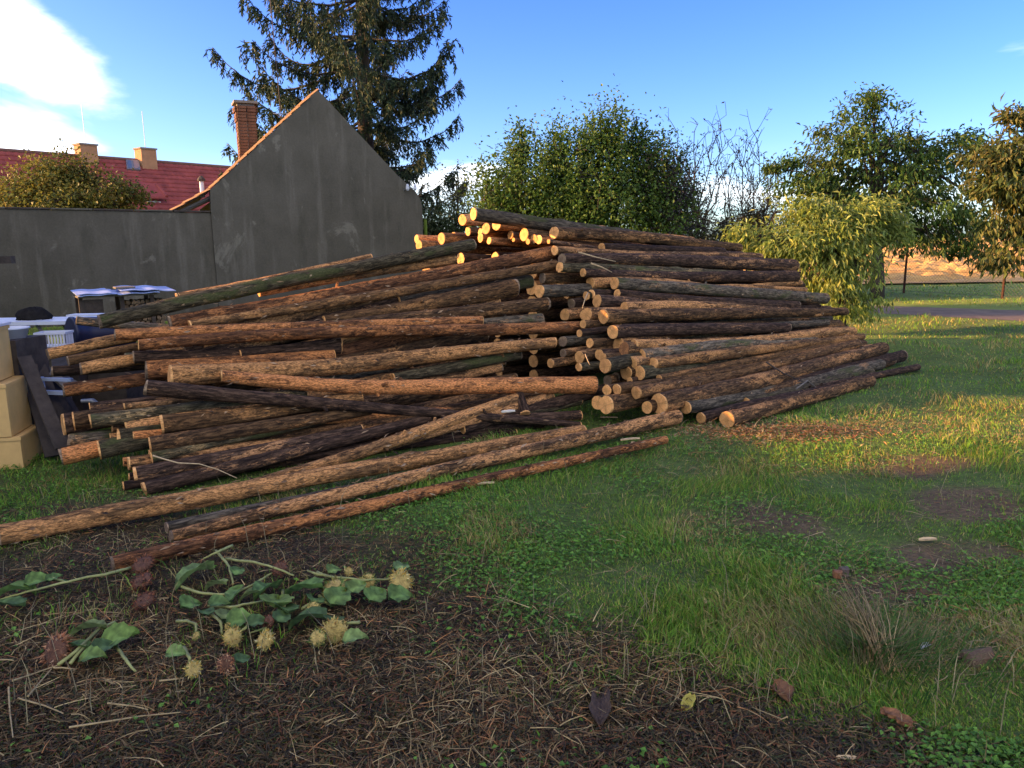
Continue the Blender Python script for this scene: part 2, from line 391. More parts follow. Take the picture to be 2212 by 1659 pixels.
# the worn path, the verge and the ploughed field beyond the wire fence
def strip(name, pts, z, mat, div=1):
    mb = MB(); n = len(pts)
    V = np.array([(p[0], p[1], z) for p in pts]); mb.add(V, [(2*i, 2*i+1, 2*i+3, 2*i+2) for i in range(n // 2 - 1)])
    return tag(mb.build(name, mat), kind='structure')
def gpt(dx, dy): p = on_z(dx, dy, 0); return (p.x, p.y)
PATH = mat_plain('path_dirt', (0.14, 0.098, 0.065), 0.95, 0.35, 3.0, 0.8)
pp = []
for dx, d1, d2 in [(1880, 676, 660), (2000, 682, 664), (2120, 689, 668), (2250, 696, 672), (2420, 705, 676), (2700, 718, 682)]:
    pp += [gpt(dx, d1), gpt(dx, d2)]
strip('path', pp, 0.004, PATH)
m, nt, b = new_mat('ploughed_soil'); v = nt.coord('Object')
n1 = nt.noise(nt.mapping(v, (0.25, 1.6, 1)), 2.0, 6, 0.7)
nt.put(b.inputs['Base Color'], nt.ramp(n1, [(0.35, (0.36, 0.19, 0.055)), (0.65, (0.66, 0.38, 0.12))])); b.inputs['Roughness'].default_value = 0.95
FIELD = m
mb = MB(); a0, a1 = gpt(1560, 622), gpt(2560, 606)
fx = np.linspace(0, 1, 240); nrow = 150
d0 = np.array(a0); d1_ = np.array(a1); dirf = (d1_ - d0) / np.linalg.norm(d1_ - d0); nf = np.array([-dirf[1], dirf[0]])
if nf[1] < 0: nf = -nf
V = []
for rI in range(nrow):
    s_ = rI * 0.42
    for f in fx:
        p = d0 + dirf * (f * 95 - 18) + nf * s_
        V.append((p[0], p[1], 0.012 + (0.10 if rI % 2 else 0.0) * min(1, rI / 3) + random.uniform(-.13, .13) * min(1, rI / 4) + .05 + 0.02 * s_ ** 1.0))
ii = np.arange(nrow - 1)[:, None] * 240 + np.arange(239)[None]
mb.add(V, np.stack([ii, ii + 1, ii + 241, ii + 240], -1).reshape(-1, 4)); tag(mb.build('field', FIELD), kind='structure')

# ------------------------------------------------------------------ logs
G0 = Vector((-2.45, 5.0, 0)); G1 = Vector((0.61, 6.65, 0)); DL = (G1 - G0).normalized()
PERPL = Vector((-DL.y, DL.x, 0)); TL = Vector((0.47, 8.5, 1.5)); SL = 1.5 / (TL - G1).dot(PERPL)
NL = (Vector((0, 0, 1)) - PERPL * SL).normalized(); UPL = (PERPL + Vector((0, 0, SL))).normalized()
A0 = Vector((1.92, 6.9, 0)); A1 = Vector((5.16, 9.8, 0)); DR = (A1 - A0).normalized()
PERPR = Vector((-DR.y, DR.x, 0)); SR = 0.787
NR = (Vector((0, 0, 1)) - PERPR * SR).normalized(); UPR = (PERPR + Vector((0, 0, SR))).normalized()
def stack_pt(side, dx, dy, off, r):
    p0, n = (G0, NL) if side == 'L' else (A0, NR)
    p = on_plane(dx, dy, p0 + n * off, n)
    if side == 'G': p = on_z(dx, dy, r + .022)
    elif p.z < r: p = on_z(dx, dy, r)
    return p
ALL_LOGS = []
def make_log(p1, p2, r1, r2, bark='brown', label=None, group=None, cut1=CUT, cut2=CUT, bend=None, sides=14, flakes=0, name='log'):
    ax = p2 - p1; L = ax.length; q = ax.to_track_quat('Z', 'X')
    q = q @ Quaternion((0, 0, 1), random.uniform(0, 6.28))
    n = max(7, int(L / 0.10)); t = np.linspace(0, 1, n); th = np.arange(sides) / sides * 2 * np.pi
    ba = random.uniform(-0.5, 0.5) * 0.032 * L if bend is None else bend
    ph = random.uniform(0, 6.28); bx = np.sin(t * np.pi) * ba + np.sin(t * np.pi * 2) * ba * .35
    rad = r1 + (r2 - r1) * t
    TT, AA = np.meshgrid(t * L, th, indexing='ij')
    s0 = random.uniform(0, 50)
    nz = (vnoise(AA * 1.6 + s0, TT * 3 + s0, 1.0, 3) - .5) * .15 + (vnoise(AA * 5 + s0, TT * 9, 1.0, 4) - .5) * .10
    nz = nz * np.where(np.abs(AA - np.pi) < 3.0, 1, .6)
    for _ in range(int(L * random.uniform(.4, 1.4))):                       # knots
        kz, ka = random.uniform(.2, max(.3, L - .2)), random.uniform(0, 6.28)
        da = np.abs((AA - ka + np.pi) % (2 * np.pi) - np.pi)
        nz = nz + .28 * np.exp(-(da / .45) ** 2 - ((TT - kz) / .05) ** 2)
    RR = rad[:, None] * (1 + nz)
    V = np.stack([RR * np.cos(AA) + bx[:, None] * math.cos(ph), RR * np.sin(AA) + bx[:, None] * math.sin(ph), TT], -1).reshape(-1, 3)
    ii = np.arange(n - 1)[:, None] * sides; jj = np.arange(sides)[None]; j2 = (jj + 1) % sides
    mb = MB(); mb.add(V, np.stack([ii + jj, ii + j2, ii + sides + j2, ii + sides + jj], -1).reshape(-1, 4))
    o = mb.build(name, BARK[bark], smooth=True); o.location = p1; o.rotation_mode = 'QUATERNION'; o.rotation_quaternion = q
    for end, cm_, ring in ((0, cut1, V[:sides]), (1, cut2, V[-sides:])):
        c = ring.mean(0); tilt = np.array([random.uniform(-.12, .12), random.uniform(-.12, .12)])
        W = (ring - c) * 0.975; zz = W[:, :2] @ tilt; sg = -1 if end == 0 else 1
        pr = sg * (0.004 + np.abs(W[:, :2]).max() * np.abs(tilt).sum())
        V2 = np.concatenate([W, W * .5, [[0, 0, 0]]]); V2[:, 2] = V2[:, :2] @ tilt + pr
        k = sides; j = np.arange(k); jn = (j + 1) % k
        Wb = W.copy(); Wb[:, 2] = -sg * .015                                 # a short skirt so that the cut sits in the bark
        V2 = np.concatenate([V2, Wb])
        Q = np.stack([j, jn, k + jn, k + j], 1); S = np.stack([j, 2*k+1+j, 2*k+1+jn, jn], 1); T = np.stack([k + j, k + jn, np.full(k, 2 * k)], 1)
        if end == 0: Q, S, T = Q[:, ::-1], S[:, ::-1], T[:, ::-1]
        mc = MB(); mc.add(V2, np.concatenate([Q, S]), T)
        e = mc.build('cut_end', cm_, o); e.location = c
    for _ in range(random.choice([0, 1, 1, 2, 3]) if L > 2 else 0):           # sawn branch stubs
        kz, ka = random.uniform(.3, L - .3), random.uniform(0, 6.28); rr0 = float(np.interp(kz, t * L, rad)); bq = float(np.interp(kz, t * L, bx))
        b_0 = np.array([bq * math.cos(ph), bq * math.sin(ph), kz]); dn = np.array([math.cos(ka), math.sin(ka), random.choice([-.6, .6])]); ms = MB()
        ms.tube([b_0 + dn * rr0 * .7, b_0 + dn * rr0 * 1.05, b_0 + dn * (rr0 * 1.1 + random.uniform(.01, .035))], [.02, .014, .011], 6); ms.build('branch_stub', BARK[bark], o)
    flakes = int(flakes * 1.6)
    if flakes:                                                              # loose curls of bark
        mf = MB(); nF = int(flakes * L); 
        tz = RNG.uniform(.05, L - .05, nF); ta = RNG.uniform(0, 2*np.pi, nF); rr = np.interp(tz, t * L, rad) * 0.99
        bxx = np.interp(tz, t * L, bx)
        pos = np.stack([rr * np.cos(ta) + bxx * math.cos(ph), rr * np.sin(ta) + bxx * math.sin(ph), tz], 1)
        nr = np.stack([np.cos(ta), np.sin(ta), np.zeros(nF)], 1)
        d = np.stack([RNG.normal(0, .25, nF), RNG.normal(0, .25, nF), RNG.choice([-1, 1], nF)], 1) + nr * RNG.uniform(.05, .5, nF)[:, None]
        c_ = np.array([[.20, .115, .06], [.36, .22, .11], [.07, .045, .03], [.45, .30, .17]])[RNG.integers(0, 4, nF)]
        mf.leaves(pos, d, nr, RNG.uniform(.02, .075, nF), RNG.uniform(.006, .02, nF), c_, .1)
        tag(mf.build('loose_bark', STRAW, o), kind='stuff')
    tag(o, label, 'log', group); ALL_LOGS.append(o)
    return o

LS, RS = 'stack by the hive boxes', 'stack by the peach tree'
def px_r(dx, dy, p, t):                 # photo thickness -> radius in metres at p
    return 0.53 * t / KD / F_PX * (-(CM.transposed() @ (p - CAMP)).z)
def flog(side, x1, y1, t1, x2, y2, t2, off=0.0, off2=None, bark='brown', label=None, group=None, cut1=CUT, cut2=CUT, flakes=0, bend=None, D=None):
    off2 = off if off2 is None else off2
    if D: p1, p2 = on_y(x1, y1, D[0]), on_y(x2, y2, D[1])
    else:
        p1 = stack_pt(side, x1, y1, off, .05); p2 = stack_pt(side, x2, y2, off2, .05)
    r1, r2 = px_r(x1, y1, p1, t1), px_r(x2, y2, p2, t2)
    if not D: p1 = stack_pt(side, x1, y1, off, r1 * .9); p2 = stack_pt(side, x2, y2, off2, r2 * .9)
    return make_log(p1, p2, r1, r2, bark, label, group, cut1, cut2, bend, 16 if t1 > 24 else 12, flakes)
def elog(side, x, y, t, off=0.0, bark='brown', label=None, group=None, cut=CUT, L=4.0, dz=-.04, D=None, yaw=0.0, t2=.8, flakes=0):
    """a log known by its cut end only: it runs back along its stack"""
    p1 = on_y(x, y, D) if D else stack_pt(side, x, y, off, .05)
    r1 = px_r(x, y, p1, t)
    base = DR if side == 'R' else DL
    d = (Matrix.Rotation(yaw, 3, 'Z') @ base + Vector((0, 0, dz))).normalized()
    p2 = p1 + d * L
    if p2.z < r1 * t2: p2.z = r1 * t2
    if p1.z < r1 * .9: p1.z = r1 * .9
    return make_log(p1, p2, r1, r1 * t2, bark, label, group, cut, CUT, None, 14, flakes)

O = CUT_OLD
GL, GR = 'logs of the stack beside the hive boxes', 'logs of the stack by the peach tree'
def lab(s): return s
# --- long logs lying loose on the grass in front
flog('G', 2, 1157, 44, 1257, 932, 28, bend=.012, bark='tan', cut1=O, flakes=26, group=GL, label='longest thick pale peeled log lying loose on the grass, uppermost of the front ones')
flog('G', 372, 1158, 25, 1462, 900, 30, bend=.012, bark='brown', cut1=O, cut2=O, flakes=26, group=GL, label='dark streaked log lying on the grass between two reddish peeled logs')
flog('G', 245, 1219, 36, 1437, 950, 17, bend=-.012, bark='red', cut1=O, flakes=30, group=GL, label='reddish peeled log lying foremost on the grass next to the cut sunflowers')
flog('G', 362, 1140, 26, 1000, 1006, 16, bend=.01, bark='grey', cut1=O, group=GL, label='short grey log half hidden between the long logs on the grass')
# --- front slope of the stack beside the hive boxes, from top to bottom
flog('L', 217, 695, 30, 1020, 528, 24, .06, bark='green', cut1=O, cut2=O, flakes=8, group=GL, label='mossy dark green log, topmost on the ' + LS)
flog('L', 167, 693, 18, 560, 722, 18, -.30, bark='grey', group=GL, label='thin log with bright cut end poking out behind the topmost mossy log')
flog('L', 383, 640, 14, 800, 556, 14, -.18, bark='tan', group=GL, label='thin pale log showing just above the topmost mossy log')
flog('L', 368, 697, 29, 1192, 547, 29, .02, bark='red', cut1=O, cut2=O, flakes=16, group=GL, label='long red brown log just under the topmost mossy log')
flog('L', 412, 702, 20, 1200, 573, 21, .04, bark='tan', cut2=O, flakes=14, group=GL, label='long slim tan log under the red brown one, ' + LS)
flog('L', 560, 632, 18, 981, 559, 21, -.05, bark='tan', cut2=O, group=GL, label='short tan log with sawn grey end wedged below the topmost mossy log')
flog('L', 700, 692, 20, 1110, 622, 37, -.02, bark='tan', cut2=O, flakes=14, group=GL, label='stout log with an orange scar and splintered end, ' + LS)
flog('L', 860, 650, 25, 1144, 608, 28, -.12, bark='grey', cut2=O, group=GL, label='short grey log end tucked behind the stout log with the orange scar')
flog('L', 640, 714, 22, 1178, 656, 28, 0, bark='brown', cut2=O, flakes=10, group=GL, label='brown log with pale cut end directly below the log with the orange scar')
flog('L', 250, 723, 24, 1040, 692, 18, .05, bark='red', cut1=O, flakes=24, group=GL, label='bright orange red peeled log halfway up the ' + LS)
flog('L', 900, 705, 18, 1168, 688, 22, -.06, bark='grey', cut2=O, group=GL, label='grey log end above the long pale one halfway up the ' + LS)
flog('L', 300, 745, 23, 1250, 707, 24, .06, bark='red', flakes=18, group=GL, label='long peeled log under the bright orange red one, reaching the dark cleft')
flog('L', 290, 771, 25, 735, 752, 24, -.06, bark='dark', cut1=O, group=GL, label='dark log in the shadow under the long peeled one')
flog('L', 272, 776, 27, 470, 766, 24, -.14, bark='grey', cut1=O, group=GL, label='grey log end behind the dark log in the ' + LS)
flog('L', 520, 765, 18, 735, 738, 18, -.03, bark='dark', group=GL, label='short purplish dark log above the thickest log')
flog('L', 372, 810, 45, 1195, 740, 22, .07, bark='tan', flakes=22, group=GL, label='thickest tan log with a large bright oval cut end')
flog('L', 318, 801, 40, 720, 770, 30, -.08, bark='red', cut1=O, group=GL, label='thick log with dull end just behind the thickest tan log')
flog('L', 700, 792, 18, 1110, 756, 17, -.08, bark='brown', group=GL, label='slim brown log under the thickest tan log')
flog('L', 850, 816, 20, 1120, 765, 24, -.06, bark='green', cut2=O, group=GL, label='short bright green mossy log under the thickest tan log')
flog('L', 480, 813, 25, 1283, 832, 37, .12, bark='red', cut2=O, flakes=16, group=GL, label='red speckled log lying nearly level across the ' + LS)
flog('L', 319, 838, 33, 1252, 918, 13, .16, .06, bark='dark', cut1=O, flakes=4, group=GL, label='black barked log slanting down across the ' + LS)
flog('L', 139, 843, 28, 600, 772, 24, -.16, bark='red', cut1=O, flakes=20, group=GL, label='orange peeled log jutting out furthest towards the leaning boards')
flog('L', 105, 765, 23, 430, 700, 20, -.22, bark='tan', cut1=O, group=GL, label='tan log jutting out just below the white basket')
flog('L', 148, 779, 21, 500, 712, 20, -.17, bark='tan', cut1=O, group=GL, label='second tan log below the white basket')
flog('L', 176, 796, 25, 560, 735, 20, -.13, bark='tan', cut1=O, group=GL, label='third tan log below the white basket')
flog('L', 115, 802, 22, 400, 780, 20, -.30, bark='dark', cut1=O, group=GL, label='dark log underneath the three tan ones below the white basket')
flog('L', 195, 880, 20, 620, 832, 18, -.16, bark='dark', group=GL, label='dark log with a stub near its end under the orange jutting log')
gl2 = dict(group='cut ends on the hive box side of the stack')
flog('L', 141, 916, 47, 520, 865, 30, -.17, bark='dark', label='dark log with the tallest narrow cut end, nearest the leaning boards', **gl2)
flog('L', 161, 909, 38, 540, 858, 28, -.12, bark='brown', label='brown log right beside the one with the tallest narrow cut end', **gl2)
flog('L', 197, 910, 29, 660, 848, 24, -.02, bark='green', flakes=8, label='straight mossy log with round cut end low on the hive box side', **gl2)
flog('L', 270, 878, 14, 600, 842, 14, -.04, bark='brown', label='thin log resting on the straight mossy log', **gl2)
flog('L', 352, 916, 39, 780, 858, 22, .03, bark='tan', flakes=10, label='tan log with a large orange cut end under the black slanting log', **gl2)
flog('L', 274, 923, 33, 640, 868, 24, -.08, bark='brown', label='log with torn pale cut end below the straight mossy log', **gl2)
for (x, y, t, of) in [(289, 941, 20, -.06), (244, 924, 17, -.14), (239, 946, 22, -.12), (267, 998, 20, -.10), (281, 1001, 28, -.07), (280, 1030, 16, -.08), (268, 1050, 20, -.10)]:
    elog('L', x, y, t, of, random.choice(['dark', 'brown', 'red']), 'small log end low in the side of the ' + LS, 'small log ends on the hive box side', L=3.0)
flog('L', 260, 950, 50, 540, 905, 30, -.12, bark='green', label='dark log with tall half hidden cut end, third from the grass', **gl2)
flog('L', 216, 973, 40, 520, 915, 30, -.12, bark='green', label='mossy log with slanting pale cut end near the grass', **gl2)
flog('L', 152, 951, 28, 440, 928, 26, -.22, bark='grey', cut1=O, label='grey log with dull end near the grass by the leaning boards', **gl2)
flog('L', 135, 986, 35, 500, 925, 30, -.20, bark='red', cut1=O, label='pinkish peeled log resting lowest by the leaning boards', **gl2)
flog('L', 325, 962, 36, 800, 884, 22, .03, bark='brown', flakes=6, label='brown log with split orange cut end below the tan one', **gl2)
flog('L', 327, 986, 30, 700, 902, 26, -.02, bark='green', label='green barked log below the split orange cut end', **gl2)
flog('L', 295, 1026, 35, 780, 930, 24, 0, bark='dark', label='black log above the reddish one at the foot of the ' + LS, **gl2)
flog('L', 314, 1056, 30, 940, 902, 22, .03, bark='dark', flakes=4, label='purplish red log at the foot of the ' + LS, **gl2)
flog('L', 470, 1068, 24, 1117, 861, 25, .05, bark='tan', flakes=20, group=GL, label='yellowish peeled log running up from behind the longest loose log')
flog('L', 640, 1018, 22, 1190, 856, 20, .02, bark='brown', flakes=8, group=GL, label='brown log close along the yellowish peeled log')
flog('L', 1000, 926, 22, 1305, 842, 26, .03, bark='dark', group=GL, label='dark log ending under the level red speckled log')
flog('L', 1090, 900, 22, 1250, 862, 25, .0, bark='green', group=GL, label='short green log beside the white splinter at the cleft')
flog('L', 980, 912, 20, 1252, 897, 20, .02, bark='dark', group=GL, label='dark log under the white splinter at the cleft')
flog('L', 1117, 838, 20, 1134, 893, 22, .07, .07, bark='dark', group=GL, label='short black stub standing upright under the red speckled log')
# --- stack by the peach tree: long logs of its front slope, from the grass upwards
gr = dict(group=GR)
flog('R', 1572, 906, 34, 1880, 823, 24, .02, bark='brown', cut2=O, flakes=8, label='lowest log on the grass of the ' + RS, **gr)
flog('R', 1700, 852, 14, 1982, 793, 14, -.03, bark='dark', cut2=O, label='thin dark log sticking out furthest over the grass by the peach tree', **gr)
flog('R', 1612, 870, 22, 1880, 803, 18, -.01, bark='green', cut2=O, label='log with small bright cut end just above the lowest one', **gr)
flog('R', 1515, 903, 24, 1800, 840, 20, -.06, bark='dark', cut2=O, label='short dark log end on the grass under the mossy brown log', **gr)
flog('R', 1482, 880, 27, 1902, 787, 22, .03, bark='grey', cut2=O, flakes=6, label='pale mossy log with bright round end, second from the grass', **gr)
flog('R', 1650, 838, 22, 1947, 769, 24, -.05, bark='dark', cut2=O, label='dark thick log end reaching past the mossy one by the peach tree', **gr)
flog('R', 1425, 872, 43, 1908, 752, 25, .02, bark='brown', cut2=O, flakes=8, label='thickest log with the largest orange cut end on the grass', **gr)
flog('R', 1376, 848, 27, 1851, 744, 22, .02, bark='tan', cut2=O, flakes=14, label='log with orange peeled patches above the thickest one', **gr)
flog('R', 1333, 841, 23, 1720, 776, 16, -.03, bark='tan', cut2=O, label='log with a chewed yellow cut end above the orange patched one', **gr)
flog('R', 1424, 817, 15, 1830, 738, 16, 0, bark='tan', cut2=O, label='thin pole with small orange end between two pale logs', **gr)
flog('R', 1382, 806, 30, 1820, 745, 18, -.03, bark='green', cut2=O, label='log with pale round end below the straight tan pole', **gr)
flog('R', 1412, 785, 25, 1863, 727, 13, .03, bark='tan', cut2=O, flakes=12, label='straight tan log with clean round end in the ' + RS, **gr)
flog('R', 1384, 769, 28, 1760, 737, 20, 0, bark='grey', cut2=O, label='bluish grey log with peeled orange patches', **gr)
flog('R', 1371, 744, 22, 1842, 716, 19, .05, bark='tan', cut2=O, flakes=14, label='pale slim log with a knot bulge, above the bluish grey one', **gr)
flog('R', 1349, 753, 28, 1700, 735, 20, .02, bark='brown', cut1=CUT_BURNT, cut2=O, label='log with a dark rimmed reddish cut end', **gr)
flog('R', 1325, 717, 29, 1700, 708, 20, .02, bark='dark', cut2=O, label='purplish dark log with cracked orange end', **gr)
flog('R', 1420, 715, 16, 1786, 697, 14, -.03, bark='grey', cut2=O, label='pale slim log end under the long tapering log', **gr)
flog('R', 1305, 684, 29, 1825, 673, 16, .03, bark='brown', cut2=O, flakes=6, label='long tapering log reaching into the peach leaves', **gr)
flog('R', 1349, 664, 24, 1770, 677, 16, .02, bark='brown', cut2=O, label='brown log with cracked end just above the long tapering log', **gr)
flog('R', 1290, 651, 27, 1650, 668, 18, -.06, bark='dark', cut2=O, label='dark log with a grey sooty end', **gr)
flog('R', 1328, 612, 25, 1782, 645, 22, .02, bark='grey', cut2=O, flakes=8, label='greyish log with round orange end over the dark log', **gr)
flog('R', 1334, 634, 18, 1720, 662, 22, -.03, bark='dark', cut2=O, label='black log right under the greyish one', **gr)
flog('R', 1277, 612, 25, 1660, 640, 20, -.10, bark='tan', cut2=O, label='log with reddish cracked end beside the greyish log', **gr)
flog('R', 1167, 629, 27, 1620, 645, 20, -.18, bark='grey', cut2=O, label='grey green log sticking out furthest into the dark cleft', **gr)
flog('R', 1260, 589, 18, 1716, 598, 26, -.02, bark='dark', cut2=O, label='dark log with small round orange end below the green tinted one', **gr)
flog('R', 1210, 577, 21, 1690, 600, 22, -.06, bark='green', cut2=O, label='green tinted log with orange end near the top', **gr)
flog('R', 1214, 560, 24, 1714, 574, 27, .0, bark='dark', cut1=O, cut2=O, flakes=5, label='heavy dark log ending among the highest peach leaves', **gr)
flog('R', 1172, 601, 22, 1500, 622, 20, -.25, bark='brown', cut1=O, cut2=O, label='short log with dull grey end in the top of the cleft', **gr)
flog('R', 1500, 625, 12, 1739, 626, 11, -.04, bark='tan', cut2=O, label='thin pale pole end resting on the greyish log', **gr)
flog('R', 1500, 618, 12, 1729, 611, 11, -.07, bark='tan', cut2=O, label='thinner pole end just under the dark log by the peach leaves', **gr)
flog('R', 1199, 541, 20, 1640, 558, 22, -.02, bark='brown', cut2=O, flakes=6, label='log with splintered end second from the top', **gr)
flog('R', 1186, 522, 10, 1600, 552, 17, -.05, bark='dark', cut2=O, label='thin dark log with tiny sunlit end near the top', **gr)
flog('R', 1198, 503, 26, 1597, 535, 17, -.02, bark='brown', cut2=O, flakes=6, label='top log with a half sunlit oval end', **gr)
flog('R', 1024, 463, 26, 1450, 521, 24, -.08, bark='grey', cut2=O, flakes=4, label='highest log of all, its end propped up over the sunlit ends', **gr)
flog('R', 1300, 535, 20, 1560, 545, 20, -.02, bark='dark', cut2=O, label='dark log bridging the top logs of the ' + RS, **gr)
# --- inner ends in the cleft
GC = 'log ends in the dark cleft between the stacks'
ends = [(1353,805,30,-.10),(1365,785,29,-.02),(1337,744,28,-.08),(1344,771,23,-.08),(1267,639,18,-.12),(1278,636,20,-.10),(1312,631,11,-.10),
 (1235,656,21,-.25),(1221,680,24,-.30),(1262,680,21,-.12),(1269,679,27,-.07),(1260,700,17,-.10),(1252,720,16,-.08),(1337,700,14,-.05),(1217,737,21,-.25),
 (1275,741,20,-.12),(1217,763,18,-.28),(1253,772,25,-.2),(1273,763,22,-.22),(1295,766,23,-.1),(1302,773,21,-.07),(1308,790,31,-.03),(1190,785,20,-.34),
 (1251,793,17,-.16),(1312,843,22,-.10),(1331,815,22,-.25),(1313,822,22,-.27),(1361,822,13,-.10),(1311,874,38,-.12),(1398,880,27,-.04),(1293,870,30,-.27)]
for (x, y, t, of) in ends:
    deep = of < -.2
    elog('R', x, y, t, of, random.choice(['dark', 'brown', 'green', 'grey']),
         ('dull shadowed log end set deep in the dark cleft between the two stacks' if deep else 'bright round log end at the mouth of the cleft between the two stacks'),
         'deep log ends in the cleft' if deep else 'bright log ends at the cleft', cut=CUT_OLD if deep and random.random() < .5 else CUT, L=4.0, dz=-.02, yaw=random.uniform(-.03, .03))
# --- sunlit ends along the top
tops = [(901,516,17,9.6),(906,530,23,9.3),(955,516,25,9.3),(981,514,24,9.6),(1001,475,23,9.3),(1012,500,18,9.3),(1051,494,23,8.9),(1039,502,16,9.2),(1039,514,20,9.0),
        (1058,520,15,8.85),(1074,484,26,8.8),(1133,507,27,8.65),(1104,508,17,8.9),(1141,522,12,8.6),(1154,516,19,8.6),(1165,518,19,8.55),(1110,518,9,8.8)]
for (x, y, t, D) in tops:
    elog('R', x, y, t, D=D, bark=random.choice(['brown', 'tan', 'red', 'brown']), label='log with a sunlit orange end on the crest of the ' + RS, group='sunlit log ends on the crest', L=3.9, dz=-.055, yaw=random.uniform(-.05, .05))
for (sa, sb, of) in ((1.46, 2.14, -.10), (1.36, 2.02, -.16), (1.50, 2.10, -.26), (1.22, 1.86, -.12), (1.10, 1.70, -.14), (.96, 1.52, -.12), (1.56, 2.24, -.38)):
    p1 = G0 + DL * random.uniform(.2, .5) + UPL * sa + NL * of; p2 = G0 + DL * random.uniform(3.2, 3.5) + UPL * sb + NL * of
    make_log(p1, p2, .075, .07, random.choice(['dark', 'brown', 'red']), 'bark covered log showing in a gap high in the ' + LS, 'logs in the gaps of the hive box stack', O, O, sides=12)
# --- logs inside the stacks that carry the ones in view
for k in (1, 2, 3, 4):
    for j in range(15):
        f = (j + .5 + random.uniform(-.2, .2)) / 15
        of = -(.03 + .145 * k)
        p1 = G0 + DL * random.uniform(.15, .6) + UPL * (f * 1.42) + NL * of; p2 = G0 + DL * random.uniform(3.05, 3.45) + UPL * (f * 2.1) + NL * of
        r = random.uniform(.055, .078)
        if min(p1.z, p2.z) < r: 
            if k > 1: continue
            p1.z = max(p1.z, r); p2.z = max(p2.z, r)
        make_log(p1, p2, r, r * .9, random.choice(['dark', 'brown', 'grey', 'brown']), 'bark covered log buried inside the ' + LS, 'logs buried in the hive box stack', O, O, sides=10)
        if k > 3: continue
        p1 = A0 + DR * random.uniform(.0, .5) + UPR * (f * 2.55) + NR * of; p2 = A0 + DR * random.uniform(3.9, 4.3) + UPR * (f * 2.0) + NR * of
        if min(p1.z, p2.z) < r:
            if k > 1: continue
            p1.z = max(p1.z, r); p2.z = max(p2.z, r)
        make_log(p1, p2, r, r * .9, random.choice(['dark', 'brown', 'grey', 'brown']), 'bark covered log buried inside the ' + RS, 'logs buried in the peach tree stack', CUT, O, sides=10)
for zi in range(9):                                       # behind the crest
    for pj in range(4):
        r = random.uniform(.07, .09); p1 = Vector((-1.0 + pj * .42, 9.45 - pj * .18, .09 + zi * .17)); p2 = p1 + DR * 3.9
        p2.z -= .2 * zi / 9
        make_log(p1, p2, r, r * .9, random.choice(['dark', 'brown']), 'bark covered log under the sunlit ends behind the crest', 'logs carrying the crest', CUT, O, sides=10)
print('LOGS', len(ALL_LOGS))

# ------------------------------------------------------------------ grey gabled house, garden wall
W0 = Vector((-7.1, 18.3, 0)); WA = R(25); WD = Vector((math.cos(WA), math.sin(WA), 0)); WN = Vector((-WD.y, WD.x, 0))
def on_wall(dx, dy, back=0.0):
    p = on_plane(dx, dy, W0 + WN * back, WN); q = p - W0
    return (q.dot(WD), q.z)                               # along the wall, height
def wall_mat(name, seed):
    m, nt, b = new_mat(name); v = nt.mapping(nt.coord('Object'), (1, 1, 1), (seed, 0, 0))
    n1 = nt.noise(v, 0.9, 6, 0.6); n2 = nt.noise(nt.mapping(v, (3.2, 3, 0.35)), 1.0, 5, 0.6); n3 = nt.noise(v, 22.0, 6, 0.7)
    n4 = nt.noise(nt.mapping(v, (1.3, 1, 0.9)), 1.0, 7, 0.68, 0.6)
    col = nt.ramp(n1, [(0.3, (0.075, 0.065, 0.046)), (0.7, (0.114, 0.099, 0.073))])
    col = nt.mix(nt.math('MULTIPLY', nt.step(n2, 0.52, 0.66), 0.5), col, (0.160, 0.140, 0.106))
    col = nt.mix(nt.math('MULTIPLY', nt.step(n4, 0.58, 0.66), 0.6), col, (0.203, 0.179, 0.134))
    col = nt.mix(nt.math('MULTIPLY', nt.step(nt.noise(nt.mapping(v, (2, 1, .7), (9, 0, 3)), 1.0, 6, 0.6), 0.52, 0.7), 0.5), col, (0.048, 0.043, 0.028))
    col = nt.mix(1.0, col, nt.ramp(n3, [(0.3, (0.86,) * 3), (0.7, (1.12,) * 3)]), 'MULTIPLY')
    nt.put(b.inputs['Base Color'], col); nt.put(b.inputs['Normal'], nt.bump(n3, 0.35, 0.015)); b.inputs['Roughness'].default_value = 0.95
    return m
WALLM = wall_mat('grey_render', 3.1); WALLM2 = wall_mat('grey_render_old', 11.7)
TILE_OLD = mat_plain('old_clay_tile', (0.17, 0.095, 0.045), 0.9, 0.5, 14.0, 0.5)
WOODG = mat_plain('grey_timber', (0.16, 0.135, 0.105), 0.9, 0.35, 9.0, 0.5, stretch=(1, 1, 8))
WOODD = mat_plain('dark_timber', (0.06, 0.045, 0.035), 0.9, 0.4, 9.0, 0.5)
METAL = mat_plain('dull_metal', (0.25, 0.25, 0.25), 0.5, 0.2, 10.0, 0, 0.6)
WHITE = mat_plain('white_plastic', (0.55, 0.55, 0.58), 0.45, 0.08, 5.0)
house = empty('gabled_house', W0, 'grey rendered gabled house with a brick chimney, behind the log stacks', 'house', rz=WA)
def outline_prism(pts, y0, y1):
    mb = MB(); n = len(pts); V = [(x, y0, z) for x, z in pts] + [(x, y1, z) for x, z in pts]
    mb.add(V, [(i, (i+1) % n, n + (i+1) % n, n + i) for i in range(n)], None)
    c = np.mean(pts, 0); cf = len(V)
    base = mb.n; mb.add([(c[0], y0, c[1]), (c[0], y1, c[1])])
    tr = []
    for i in range(n):
        j = (i + 1) % n; tr += [(base, j, i), (base + 1, n + i, n + j)]
    mb.f[3].append(np.array(tr)); return mb
gp = [on_wall(*p) for p in [(456, 459), (454, 410), (520, 349), (600, 275), (672, 207), (686, 196), (698, 206), (790, 305), (860, 380), (881, 398), (898, 414), (908, 430), (912, 446), (914, 520)]]
